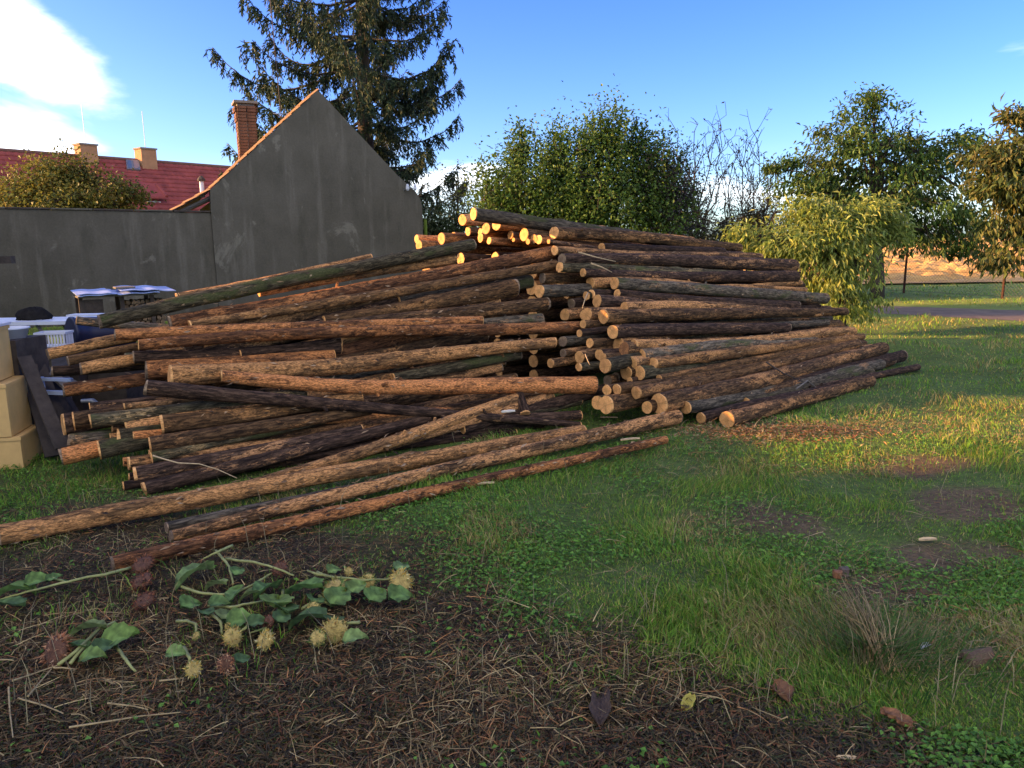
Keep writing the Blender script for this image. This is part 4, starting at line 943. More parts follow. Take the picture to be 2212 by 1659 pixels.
# far line of trees and a far white house
mb = MB(); n = 9000; x = RNG.uniform(-120, 190, n); y = RNG.uniform(120, 150, n); h = 2.0 + 3.0 * vnoise(x, y * 0, 9, 3) ** 1.5
pos = np.stack([x, y, RNG.uniform(0, 1, n) * h], 1); mb.leaves(pos, rnd_dir(n) + [0, 0, .4], rnd_dir(n), RNG.uniform(.6, 1.3, n), RNG.uniform(.5, 1.0, n), np.array([(.04, .055, .02), (.06, .065, .03), (.035, .04, .025)])[RNG.integers(0, 3, n)])
tag(mb.build('far_treeline', LEAF), 'distant dark tree line beyond the ploughed field', 'trees', kind='stuff')
fh = on_y(2205, 512, 260.0); f_ = empty('far_house', (fh.x, fh.y, 0), 'small distant white house beyond the ploughed field', 'house')
mb = MB(); mb.box((-4, 0, 0), (5, 6, 2.9)); mb.build('wall', WHITE, f_)
mb = MB(); mb.add([(-4.3, -.3, 2.9), (5.3, -.3, 2.9), (5.3, 3, 5.2), (-4.3, 3, 5.2), (-4.3, 6.3, 2.9), (5.3, 6.3, 2.9)], [(0, 1, 2, 3), (3, 2, 5, 4)], [(0, 3, 4), (1, 5, 2)]); mb.build('roof', MORTAR, f_)

# ------------------------------------------------------------------ wire fence on rusty posts
RUST = mat_plain('rusty_steel', (0.06, 0.025, 0.015), 0.8, 0.5, 14.0, 0.2, 0.3); WIRE = mat_plain('wire', (0.11, 0.10, 0.09), 0.6, 0.2, 5.0, 0, .5)
b2, b1 = on_z(2165, 645, 0), on_z(1952, 633, 0); dv = (b1 - b2)
t2, t1 = on_y(2175, 518, b2.y), on_y(1952, 553, b1.y); hP = (t1.z + t2.z) / 2
fence = empty('wire_fence', b2, 'chain link fence on thin rusty posts along the edge of the field', 'fence')
pl = [dv * k for k in (-3, -2, -1, 0, 1, 2, 3, 4)]
for p in pl:
    mb = MB(); mb.tube([(p.x, p.y, -.2), (p.x + .01, p.y, hP * .5), (p.x + .02, p.y, hP)], [.035, .033, .033], 7); mb.build('post', RUST, fence)
Lf = dv.length; un_ = dv.normalized(); mb = MB(); z0, z1 = .06, hP - .06; sp_ = .10
tot = Lf * 7; st = pl[0]
for sgn in (1, -1):
    x = -1.6
    while x < tot + 1.6:
        pts = []
        for zz in (z0, z1):
            xx = x + sgn * (zz - z0); pts.append((xx, zz))
        (xa, za), (xb, zb_) = pts
        def clipx(xa, za, xb, zb_):
            out = []
            for (xq, zq) in ((xa, za), (xb, zb_)):
                if xq < 0: zq = zq + sgn * (0 - xq); xq = 0
                if xq > tot: zq = zq + sgn * (tot - xq); xq = tot
                out.append((xq, min(max(zq, z0), z1)))
            return out
        (xa, za), (xb, zb_) = clipx(xa, za, xb, zb_)
        if abs(xa - xb) > .05:
            mb.tube([tuple(st + un_ * xa + Vector((0, 0, za))), tuple(st + un_ * xb + Vector((0, 0, zb_)))], .0022, 3, cap=False)
        x += sp_
for zz in (z0, (z0+z1)/2, z1): mb.tube([tuple(st + Vector((0, 0, zz))), tuple(st + un_ * tot + Vector((0, 0, zz)))], .004, 4, cap=False)
mb.build('wire_mesh', WIRE, fence)

# ------------------------------------------------------------------ buildings, wall and tree added out of view to shade the yard
TS = math.tan(SUN_EL); TA = math.tan(SUN_AZ); XB = -11.0
def shade_h(x, y, z): return z + (x - XB) / math.cos(SUN_AZ) * TS        # height at XB that shades the point
def shade_y(x, y): return y - (x - XB) * TA
h1, y1_ = shade_h(.47, 8.5, 1.46), shade_y(.47, 8.5); h2, y2_ = shade_h(-1.2, 9.6, 1.2), shade_y(-1.2, 9.6)
shade_barn = empty('shade_barn', (XB, y2_, 0), 'unseen grey building with its roofline shaped to shade the log stacks', 'shade_barn')  # unseen; roofline shaped so the shade ends just below the crest
prof = [(y1_ - 1.1, 0), (y1_ - 1.1, h1 + .3), (y1_, h1), (y2_, h2), (13.2, h2 - .15), (13.2, 0)]
mb = MB(); n = len(prof); V = [(0, a - y2_, b_) for a, b_ in prof] + [(-6, a - y2_, b_) for a, b_ in prof]
mb.add(V, [(i, (i+1) % n, n + (i+1) % n, n + i) for i in range(n)])
for x_ in (0.0, -6.0):
    for (a, b_), (c, d) in zip(prof[1:4], prof[2:5]): mb.add([(x_, a - y2_, 0), (x_, c - y2_, 0), (x_, c - y2_, d), (x_, a - y2_, b_)], [(0, 1, 2, 3)])
mb.build('wall', WALLM, shade_barn)
mb = MB()
for (a, b_), (c, d) in zip(prof[1:4], prof[2:5]): mb.add([(.25, a - y2_, b_ + .03), (.25, c - y2_, d + .03), (-6.2, c - y2_, d + .03), (-6.2, a - y2_, b_ + .03)], [(0, 1, 2, 3)])
mb.build('roof', RED, shade_barn)
shade_shed = empty('shade_shed', (XB, -3.0, 0), 'unseen timber building added to shade the foreground', 'shade_shed'); ys = shade_y(0.6, 4.8)  # unseen occluder, added to shade the foreground
mb = MB(); mb.box((-4, -6, 0), (0, ys + 3.0, 4.1)); mb.build('wall', WOODG, shade_shed)
mb = MB(); mb.box((-4.3, -6.3, 4.1), (.3, ys + 3.02, 4.22)); mb.build('roof', RED, shade_shed)
g0, g1 = ys, y1_ - 1.1
lk = empty('shade_link_wall', (XB, (g0 + g1) / 2, 0), 'unseen wall added to keep low sun off the stack by the hive boxes', 'wall'); HL = shade_h(1.7, 6, 0.0)  # added unseen; its height keeps sun off the low logs
mb = MB(); mb.box((-.3, g0 - (g0 + g1) / 2, 0), (0, g1 - (g0 + g1) / 2, HL)); mb.build('wall', WALLM, lk)
mb = MB(); mb.box((-.36, g0 - (g0 + g1) / 2, HL), (.06, g1 - (g0 + g1) / 2, HL + .04)); mb.build('coping', MORTAR, lk)
tree('dapple_tree', 'unseen leafy tree added to dapple the sunlight through the gap', (XB - 1.0, (g0 + g1) / 2, 0), (XB - 1, (g0 + g1) / 2, 3.0), .16,  # added unseen, to break the sun in the gap into dapples
     [((XB - 1, (g0 + g1) / 2, 2.2), (1.0, (g1 - g0) / 2 + .4, 1.9)), ((XB - 1, (g0 + g1) / 2 - .2, 3.9), (.9, (g1 - g0) / 2 + .3, .5))], 6, 22, 18, (.16, .09), [(.06, .10, .02), (.09, .12, .03)], spread=.28)

# ------------------------------------------------------------------ hive boxes and clutter by the wall
HIVE = mat_plain('hive_beige', (0.60, 0.37, 0.13), 0.7, 0.10, 9.0, 0.1); HIVED = mat_plain('hive_lid', (0.55, 0.52, 0.55), 0.5, 0.1)
hb = on_z(52, 1014, 0); RZ = R(13)
hz = 0.0
for i, (h_, ox, oy, lb) in enumerate([(.255, 0.0, 0.0, 'beige wooden hive box standing on the grass, lowest of its stack'), (.40, -.045, -.02, 'beige wooden hive box in the middle of its stack'), (.40, -.13, -.03, 'beige wooden hive box on top of its stack under a pale lid')]):
    hv = empty('hive_box', (hb.x + ox, hb.y + oy, hz), lb, 'box', 'stacked hive boxes', rz=RZ); WDT, DEP = .50, .42
    body = MB(); t_ = .025
    for lo, hi in (((-WDT, 0, 0), (0, t_, h_)), ((-WDT, DEP - t_, 0), (0, DEP, h_)), ((-t_, t_, 0), (0, DEP - t_, h_)), ((-WDT, t_, 0), (-WDT + t_, DEP - t_, h_))): body.box(lo, hi)
    body.box((-WDT + t_, t_, h_ * .5), (-t_, DEP - t_, h_ * .52)); bo = body.build('box_walls', HIVE, hv)
    md = bo.modifiers.new('bevel', 'BEVEL'); md.width = .006; md.segments = 2
    mb = MB(); mb.box((-WDT - .008, -.008, h_ - .028), (.008, DEP + .008, h_ - .004)); mb.build('rim', HIVE, hv)
    mb = MB(); mb.box((-.30, -.006, h_ * .58), (-.19, -.001, h_ * .66)); mb.build('hand_grip', WOODD, hv)
    hz += h_ + .002
lid = MB(); M_ = Matrix.Translation((hb.x - .13, hb.y - .03, hz)) @ Matrix.Rotation(RZ, 4, 'Z')
ld = empty('tin_cover', (hb.x - .13, hb.y - .03, hz), 'pale flat tin cover with a raised block on the top hive box', 'cover', rz=RZ)
mb = MB(); mb.box((-.52, -.02, 0), (.02, .44, .018)); mb.build('lid_plate', HIVED, ld)
mb = MB(); mb.box((-.30, .02, .018), (-.02, .32, .075)); mb.build('raised_block', HIVE, ld)
def lathe(prof, k=20):
    mb = MB(); n = len(prof); th = np.arange(k) / k * 2 * np.pi; V = []
    for r_, z in prof: V += [(r_ * math.cos(a), r_ * math.sin(a), z) for a in th]
    Q = [(i*k + j, i*k + (j+1) % k, (i+1)*k + (j+1) % k, (i+1)*k + j) for i in range(n-1) for j in range(k)]; mb.add(V, Q); return mb
p = on_y(20, 722, 6.2); o = lathe([(.02, 0), (.12, 0), (.14, .07), (.15, .072), (.15, .084), (.14, .084), (.12, .02), (.0, .015)]).build('plastic_tub', WHITE, smooth=True); o.location = (p.x, p.y, p.z - .03)
tag(o, 'white plastic tub behind the top hive box', 'tub'); tubz = p.z - .03
mb = MB(); mb.box((-.2, -.2, 0), (.17, .2, tubz)); o = mb.build('tub_crate', WOODD); o.location = (p.x, p.y, 0); tag(o, 'grey wooden crate under the white tub', 'crate')
# trestle table with white board
tb = on_y(65, 690, 8.2); tz = tb.z
tab = empty('trestle_table', (tb.x, tb.y, 0), 'low trestle table with a white board top near the garden wall', 'table')
mb = MB(); mb.box((-1.6, -.28, tz - .035), (.62, .28, tz)); o = mb.build('table_top', WHITE, tab)
mb = MB(); mb.box((.2, .32, tz - .02), (.86, .50, tz + .015)); mb.build('spare_board', WHITE, tab)
for (xa, xb_) in ((.25, .62), (.62, .20), (-1.3, -.9), (-.9, -1.3)):
    for yy in (-.22, .22): 
        mb = MB(); mb.tube([(xa, yy, 0), (xb_, yy, tz - .03)], .022, 4); mb.build('leg', WOODG, tab)
p = on_y(68, 678, 8.2); mb = MB(); k = 26; V = []; rows = [(0, .40), (.05, .42), (.10, .40), (.15, .33), (.19, .22), (.21, .08)]
for z, r_ in rows:
    for j in range(k):
        a = j / k * 2 * math.pi; rr = r_ * (1 + random.uniform(-.07, .07)); V.append((rr * .42 * math.cos(a), rr * .34 * math.sin(a), z * .62 + random.uniform(-.012, .012)))
Q = [(i*k + j, i*k + (j+1) % k, (i+1)*k + (j+1) % k, (i+1)*k + j) for i in range(5) for j in range(k)]; mb.add(V, Q)
mb.add([(0, 0, .135)]); mb.f[3].append(np.array([(5*k + j, 5*k + (j+1) % k, 6*k) for j in range(k)]))
o = mb.build('tarp_bundle', mat_plain('black_sheet', (0.016, 0.014, 0.012), .95, .4, 20, .6, spec=.05), smooth=True); o.location = (p.x + .02, p.y, tz - .005); tag(o, 'crumpled black tarp bundle on the white table board', 'bundle')
# white slatted basket
p = on_y(120, 748, 7.0); bk = empty('basket', (p.x, p.y, p.z), 'small white plastic basket with slatted sides behind the logs', 'basket', rz=R(8)); wB, dB, hB = .25, .18, .135
mb = MB(); mb.box((-wB/2, -dB/2, 0), (wB/2, dB/2, .012)); mb.build('base', WHITE, bk)
mb = MB()
for lo, hi in (((-wB/2-.008, -dB/2-.008, hB-.02), (wB/2+.008, -dB/2+.004, hB)), ((-wB/2-.008, dB/2-.004, hB-.02), (wB/2+.008, dB/2+.008, hB)), ((-wB/2-.008, -dB/2+.004, hB-.02), (-wB/2+.004, dB/2-.004, hB)), ((wB/2-.004, -dB/2+.004, hB-.02), (wB/2+.008, dB/2-.004, hB))): mb.box(lo, hi)
mb.build('rim', WHITE, bk)
sl = MB(); sl.box((-.006, -.002, .012), (.006, .002, hB - .02)); slm = sl.mesh('slat'); slm.materials.append(WHITE)
for i in range(10):
    for yy in (-dB/2, dB/2): link('slat', slm, None, bk, (-wB/2 + .008 + i * (wB - .016) / 9, yy, 0))
for i in range(1, 7):
    for xx in (-wB/2, wB/2): s_ = link('slat', slm, None, bk, (xx, -dB/2 + i * dB / 7, 0)); s_.rotation_euler.z = math.pi/2
zc_ = p.z
mb = MB(); mb.box((-.22, -.17, 0), (.24, .2, zc_ - .001)); o = mb.build('support_crate', WOODD); o.location = (p.x, p.y, 0); o.rotation_euler.z = R(8); tag(o, 'dark wooden crate carrying the white slatted basket', 'crate')
# dark blue barrel lying
p = on_y(152, 722, 7.3); q = on_y(250, 722, 7.6); brl = lathe([(.0, .0), (.14, .0), (.165, .0), (.165, .03), (.155, .035), (.168, .16), (.17, .3), (.165, .45), (.15, .55), (.0, .56)], 22).build('barrel', mat_plain('navy_plastic', (.012, .014, .035), .4, .2, 6), smooth=True)
brl.location = p; brl.rotation_mode = 'QUATERNION'; brl.rotation_quaternion = (q - p).to_track_quat('Z', 'X'); tag(brl, 'dark navy plastic barrel lying on its side behind the logs', 'barrel')
mb = MB(); mb.box((-.05, -.25, 0), (.6, .25, p.z - .155)); o = mb.build('timber_bolster', WOODD); o.location = (p.x, p.y, 0); tag(o, 'dark timber block carrying the navy barrel', 'timber')
# grey lid slab
p = on_y(86, 757, 6.6); mb = MB(); mb.box((-.18, -.14, 0), (.18, .14, .04)); o = mb.build('stone_slab', WALLM); o.location = (p.x, p.y, p.z - .03); tag(o, 'flat grey slab lying in front of the white basket', 'slab')
mb = MB(); mb.box((-.16, -.12, 0), (.16, .12, p.z - .031)); o = mb.build('slab_block', WOODG); o.location = (p.x, p.y, 0); tag(o, 'block of grey timber under the flat slab', 'timber')
# leaning boards between hive boxes and logs
PLANK = [((52, 771), (135, 968), 6.0, 5.65, .10), ((72, 770), (160, 850), 6.6, 6.2, .07), ((60, 790), (118, 985), 6.15, 5.8, .13), ((80, 790), (150, 965), 6.3, 5.95, .12), ((95, 800), (168, 955), 6.45, 6.1, .12), ((112, 815), (185, 940), 6.55, 6.25, .10), ((64, 780), (182, 838), 6.9, 6.6, .06)]
labs = ['widest', 'thin upper', 'first', 'second', 'third', 'fourth', 'thin crossing']
for (a, b_, Da, Db, wd_), lbx in zip(PLANK, labs):
    pa, pb = on_y(*a, Da), on_y(*b_, Db); pb.z = max(pb.z, .01); d = pa - pb; mb = MB(); mb.box((-wd_/2, -.012, 0), (wd_/2, .012, d.length))
    o = mb.build('board', WOODG if 'thin' in lbx else WOODD); o.location = pb; o.rotation_mode = 'QUATERNION'; o.rotation_quaternion = d.to_track_quat('Z', 'Y'); tag(o, lbx + ' weathered board leaning between hive boxes and logs', 'board', 'boards leaning beside the hive boxes')
# pale blue plastic frame
p = on_y(122, 852, 6.1); fr = empty('plastic_bracket', p, 'pale blue plastic bracket wedged behind the jutting orange log', 'bracket', rz=R(-12)); PB = mat_plain('pale_blue', (.42, .48, .62), .5, .1)
for lo, hi in (((-.14, -.02, 0), (.16, .02, .03)), ((-.14, -.02, .03), (-.115, .02, .14)), ((-.115, -.015, .11), (.16, .015, .135))):
    mb = MB(); mb.box(lo, hi); mb.build('frame_bar', PB, fr)
p = on_y(176, 866, 6.0); mb = MB(); mb.tube([p, p + Vector((.09, .0, .0)), p + Vector((.13, -.02, -.02))], [.015, .02, .018], 8); tag(mb.build('pipe_piece', METAL), 'short piece of metal pipe among the boards', 'pipe')
# wood rack against the wall
rk0 = on_y(176, 668, 14.6); rk1 = on_y(330, 668, 15.3); zr = on_y(250, 633, 15.0).z; dk = Vector((rk1.x - rk0.x, rk1.y - rk0.y, 0)); LK = dk.length
rack = empty('wood_rack', (rk0.x, rk0.y, 0), 'low firewood rack under blue plastic sheets against the garden wall', 'rack', rz=math.atan2(dk.y, dk.x))
for x in (0, LK * .57, LK):
    for y in (0, .6): mb = MB(); mb.box((x - .035, y - .035, 0), (x + .035, y + .035, zr - .06)); mb.build('post', WOODD, rack)
mb = MB(); mb.box((.04, -.03, .1), (LK * .3, 0.0, zr - .1)); mb.build('front_panel', WOODD, rack)
mb = MB(); mb.box((-.05, -.1, zr - .06), (LK + .1, .75, zr - .03)); mb.build('roof_board', WOODG, rack)
BLUE = mat_plain('blue_sheet', (0.33, 0.42, 0.70), 0.4, 0.15, 3.0)
for (xa, xb_, dz, tl) in ((-.08, LK * .42, .02, .0), (LK * .55, LK + .42, .06, -.02), (-.05, LK * .5, -.015, .03), (LK * .5, LK + .12, -.01, .02)):
    mb = MB(); n = 30; xs = np.linspace(xa, xb_, n); V = []
    for y in (-.22, .75): V += [(x, y + .02 * math.sin(x * 9), zr + dz + .007 * math.sin(x * 16) + tl * (x - xa) + (.05 if y > 0 else 0) - .10 * max(0, (x - LK)) ** 1.2) for x in xs]
    mb.add(V, [(i, i+1, n+i+1, n+i) for i in range(n-1)]); o = mb.build('blue_sheet', BLUE, rack); md = o.modifiers.new('solid', 'SOLIDIFY'); md.thickness = .012
mb = MB(); mb.box((LK * .5, .0, zr + .08), (LK * .78, .4, zr + .11)); mb.build('grey_board', WOODG, rack)
FW = []
for k in range(3):
    m_ = MB(); s_ = 5; rr = [random.uniform(.03, .055) for _ in range(s_)]; V = []
    for yy in (0, .45): V += [(rr[i] * math.cos(i / s_ * 6.28), yy, rr[i] * math.sin(i / s_ * 6.28)) for i in range(s_)]
    V += [(0, 0, 0), (0, .45, 0)]; m_.add(V, [(i, (i+1) % s_, s_ + (i+1) % s_, s_ + i) for i in range(s_)], [(2*s_, (i+1) % s_, i) for i in range(s_)] + [(2*s_+1, s_+i, s_+(i+1) % s_) for i in range(s_)]); me = m_.mesh('firewood'); me.materials.append(CUT_OLD); FW.append(me)
Mk = Matrix.Translation((rk0.x, rk0.y, 0)) @ Matrix.Rotation(math.atan2(dk.y, dk.x), 4, 'Z')
for r_ in range(8):
    for c in range(8):
        if .06 + r_ * .085 > zr - .14: continue
        fwl = link('firewood', random.choice(FW), None); pv = Mk @ Vector((LK * .57 + .09 + c * .088 + (r_ % 2) * .03, .06 + random.uniform(-.03, .03), .05 + r_ * .082)); fwl.location = pv
        fwl.rotation_euler = (0, 0, math.atan2(dk.y, dk.x)); tag(fwl, 'split firewood billet stacked in the rack under blue sheets', 'firewood', 'firewood in the rack')
# dark beam end jutting in by the wall
p = on_y(28, 561, 12.0); mb = MB(); mb.box((-2.6, -.06, -.055), (0, .06, .055)); bm2 = empty('lean_to', (p.x - 2.4, p.y, 0), 'dark timber lean-to post and beam end in front of the garden wall', 'lean-to')
o = mb.build('beam', WOODD, bm2); o.location = (2.4, 0, p.z)
mb = MB(); mb.box((-.07, -.07, 0), (.07, .07, p.z - .05)); o = mb.build('post', WOODD, bm2)
p = on_y(919, 492, 21.5); mb = MB(); mb.tube([(0, 0, 0), (0, 0, p.z - .1), (0, 0, p.z + .22)], [.05, .05, .045], 7); o = mb.build('mossy_post', mat_plain('lime_moss', (.12, .17, .02), .9, .3, 9)); o.location = (p.x, p.y, 0); tag(o, 'lime green mossy post at the corner of the gabled house', 'post')

# ------------------------------------------------------------------ cut sunflowers on the mulch
STALK = mat_plain('sunflower_stalk', (0.27, 0.27, 0.085), 0.6, 0.4, 14.0); SLEAF = mat_attr('sunflower_leaf', 0.6, 0.25, 0.5); PETAL = mat_attr('petal', 0.6, 0.3, 0.2)
DISC = mat_plain('seed_disc', (0.42, 0.30, 0.09), 0.9, 0.45, 60.0, 1.0); DISCB = mat_plain('withered_disc', (0.12, 0.055, 0.03), 0.9, 0.5, 60.0, 1.0)
def sp(cx, cy, z=.05):                  # crop measure -> ground point
    p = on_z(cx * .415, 1134 + cy * .415, z); p.z = z + float(ground_z(np.array([p.x]), np.array([p.y]))[0]); return p
def leaf_obj(c, size_px, ang, par, org, col=(.11, .18, .04), z=.08, tilt=.3):
    p = sp(*c, z); s_ = size_px * .415 / KD / F_PX * (p.y / math.cos(PITCH)) * 1.5
    mb = MB(); n = 9; t = np.linspace(0, 1, n); wv = np.sin(np.pi * t ** .62) ** .8 * .43 + .001; V = []; C = []
    cur = random.uniform(.3, 1.1)
    for i in range(n):
        for k, f in enumerate((-1, -.5, 0, .5, 1)):
            wq = wv[i] * f * (1 + .13 * math.sin(i * 2.6 + f) + random.uniform(-.07, .07)); V.append(((t[i] - .5) * s_, wq * s_, (.16 * abs(f) ** 1.5 - cur * (t[i] - .4) ** 2 + random.uniform(-.028, .028)) * s_))
            C.append(np.array(col) * (1.6 if k == 2 else 1.0 + .35 * ((i + (k in (1, 3))) % 2)) * random.uniform(.8, 1.15))
    Q = [(i*5 + k, (i+1)*5 + k, (i+1)*5 + k + 1, i*5 + k + 1) for i in range(n-1) for k in range(4)]
    M = Matrix.Rotation(ang, 3, 'Z') @ Matrix.Rotation(tilt * random.uniform(.5, 1.2), 3, 'X') @ Matrix.Rotation(random.uniform(-.25, .25), 3, 'Y')
    mb.add(np.array(V) @ np.array(M).T, Q, None, np.array(C)); o = mb.build('leaf', SLEAF, par, True); o.location = p - org
    return o
def head_obj(c, size_px, par, org, kind='yellow', face=(0.2, -.7, .7), z=.07):
    p = sp(*c, z); r_ = size_px * .415 / KD / F_PX * (p.y / math.cos(PITCH)) * .5 * 1.45
    col = {'yellow': (.55, .40, .08), 'green': (.30, .32, .08), 'brown': (.26, .095, .045), 'tan': (.50, .22, .10), 'gold': (.64, .46, .11)}[kind]
    q = Vector(face).to_track_quat('Z', 'X'); h = lathe([(.0, .12 * r_), (.35 * r_, .18 * r_), (.68 * r_, .12 * r_), (.8 * r_, 0), (.66 * r_, -.2 * r_), (.2 * r_, -.5 * r_), (.10 * r_, -.8 * r_)], 18)
    o = h.build('flower_head', DISCB if kind in ('brown', 'tan') else DISC, par, True); o.location = p - org; o.rotation_mode = 'QUATERNION'; o.rotation_quaternion = q
    pal_ = {'yellow': [(.55, .40, .08), (.62, .48, .16), (.30, .30, .08), (.40, .22, .06)], 'green': [(.22, .27, .07), (.40, .34, .08), (.14, .20, .05)], 'brown': [(.20, .075, .035), (.30, .11, .05), (.09, .05, .03)], 'tan': [(.50, .24, .11), (.36, .14, .06), (.55, .34, .18)], 'gold': [(.66, .48, .12), (.55, .34, .06), (.30, .32, .09), (.70, .58, .25)]}[kind]
    mb = MB(); n = 230; u = rnd_dir(n); u[:, 2] = u[:, 2] * .55 + .05; rim = RNG.uniform(0, 1, n) < .55; u[rim, 2] = RNG.uniform(-.25, .2, rim.sum()); u /= np.linalg.norm(u, axis=1)[:, None]
    pos = u * np.array([.70, .62, .40]) * r_ * RNG.uniform(.75, 1.08, n)[:, None]; d = u + rnd_dir(n) * .8 + np.array([0, 0, -.35])
    mb.leaves(pos, d, rnd_dir(n), RNG.uniform(.16, .52, n) * r_, RNG.uniform(.05, .17, n) * r_, np.array(pal_)[RNG.integers(0, len(pal_), n)] * RNG.uniform(.5, 1.3, n)[:, None], .2)
    mb.build('petals', PETAL, o); return o
def sunflower(label, stems, leaves, heads):
    org = sp(*stems[0][0], 0.0); root = empty('sunflower', org, label, 'sunflower', 'cut sunflowers on the mulch')
    for s_ in stems:
        pts = [sp(*c, .035 + (.03 if 0 < i < len(s_) - 1 else .0) + random.uniform(0, .02)) - org for i, c in enumerate(s_)]
        P_ = np.array(pts); tt = np.linspace(0, 1, len(P_)); t2 = np.linspace(0, 1, 4 * len(P_)); P2 = np.stack([np.interp(t2, tt, P_[:, i]) for i in range(3)], 1) + RNG.normal(0, .0010, (4 * len(P_), 3))
        mb = MB(); mb.tube(P2, np.linspace(.0075, .0045, len(P2)) * (1 if len(s_) > 2 else .75), 7); mb.build('stalk', STALK, root, True)
    for (x, y, s_, a, *c) in leaves: leaf_obj((x, y), s_, R(a), root, org, *(c[:1] if c else [random.choice([(.125, .195, .042), (.15, .215, .05), (.10, .16, .04), (.17, .20, .055)])]))
    for h_ in heads: head_obj((h_[0], h_[1]), h_[2], root, org, h_[3], h_[4] if len(h_) > 4 else (random.uniform(-.4, .4), -.7, random.uniform(.3, .8)))
DG = (.08, .125, .035)
sunflower('long pale sunflower stalk with big leaves reaching away from the reddish log end', [[(680, 245), (560, 268), (440, 290), (300, 328), (150, 365), (0, 400)], [(340, 310), (280, 292), (235, 285)]], [(70, 350, 150, 200), (205, 302, 95, 40), (50, 430, 110, 190, DG), (285, 290, 60, 60)], [])
sunflower('sunflower with a single large upright leaf against the reddish log', [[(1210, 115), (1130, 150), (1060, 185)], [(1125, 145), (1160, 180), (1195, 225), (1215, 310)]], [(1005, 250, 160, 235, (.16, .22, .06))], [])
sunflower('curved sunflower stalk ending in a withered reddish brown head', [[(930, 320), (1030, 350), (1150, 350), (1240, 330), (1330, 295), (1430, 250)]], [(1380, 320, 130, 250, (.10, .165, .04)), (1440, 400, 140, 100, (.14, .19, .04)), (1220, 345, 90, 260), (1300, 345, 90, 200)], [(1458, 235, 70, 'brown', (.1, -.6, .8))])
sunflower('thick pale sunflower stalk with a broken end near the withered head', [[(1175, 185), (1330, 205), (1440, 235), (1530, 270)], [(1700, 268), (1640, 258), (1600, 245)]], [(1240, 240, 60, 90), (1580, 335, 150, 170, (.11, .18, .04)), (1745, 230, 70, 60)], [(1815, 238, 40, 'gold')])
sunflower('sunflower with a pale yellow ball head and one leaf standing up', [[(1650, 255), (1720, 270), (1900, 280), (2050, 282)]], [(2090, 212, 70, 80, (.14, .2, .06)), (2090, 365, 110, 40), (1960, 365, 100, 70), (1860, 315, 90, 60)], [(2085, 292, 105, 'gold', (.3, -.6, .5)), (1915, 285, 70, 'green')])
sunflower('sunflower with a flat seed head ringed by green bracts', [[(1660, 370), (1690, 400), (1720, 420)], [(1570, 440), (1600, 420), (1640, 400)]], [(1765, 365, 120, 75, (.12, .18, .04)), (1640, 385, 80, 100), (1480, 430, 110, 120, DG), (1600, 480, 150, 175, DG)], [(1740, 335, 120, 'green', (-.1, -.5, .85)), (1630, 440, 70, 'green')])
sunflower('sunflower with a drooping yellow head hanging face down', [[(1690, 475), (1720, 500), (1740, 540)], [(1870, 515), (1820, 520), (1770, 530)]], [(1850, 600, 95, 10, (.16, .22, .06)), (1740, 500, 90, 100, DG)], [(1745, 570, 120, 'yellow', (.1, -.9, .1)), (1655, 600, 75, 'green')])
sunflower('tangled sunflower with several small leaves and bent stems', [[(1080, 410), (1200, 415), (1310, 400), (1420, 390)], [(920, 500), (980, 495), (1020, 510), (1020, 570)], [(1100, 450), (1150, 500), (1155, 560)], [(960, 370), (1050, 410)], [(1470, 345), (1480, 420), (1470, 460)]],
          [(1000, 405, 100, 60), (1180, 455, 90, 90), (1255, 485, 110, 30), (1120, 300, 90, 170), (1065, 440, 70, 130, DG), (1470, 475, 80, 80, DG), (1350, 500, 90, 40, DG), (1140, 390, 80, 20)], [(1210, 580, 85, 'yellow'), (1380, 595, 85, 'gold'), (1020, 575, 40, 'green')])
sunflower('sunflower with two withered heads low on the mulch', [[(1310, 470), (1280, 530), (1230, 560)], [(960, 640), (985, 700), (1000, 745)], [(1400, 530), (1300, 560)]], [(918, 672, 75, 0, (.15, .22, .055)), (1265, 695, 70, 60, DG)], [(1400, 500, 60, 'brown'), (1005, 752, 75, 'gold'), (1175, 722, 80, 'tan'), (1185, 520, 30, 'gold')])
sunflower('sunflower with a large orange tan head and four broad leaves on the straw', [[(300, 740), (400, 660), (520, 545), (600, 512)], [(520, 540), (590, 580)], [(610, 640), (660, 710), (705, 765)], [(360, 730), (430, 650), (500, 560)]], [(450, 545, 135, 200), (625, 585, 135, 20, (.13, .20, .04)), (395, 632, 95, 180), (480, 680, 95, 10, (.12, .18, .04)), (550, 630, 100, 60, DG)], [(290, 670, 150, 'tan', (-.4, -.7, .4))])
for c in ((740, 300), (745, 225), (750, 400)):
    o_ = sp(*c, .0); root = empty('withered_bloom', o_, 'crumpled dark brown withered sunflower bloom beside the reddish log end', 'flower', 'withered blooms'); head_obj(c, 95, root, o_, 'brown', (random.uniform(-.5, .5), -.4, .8), .05)

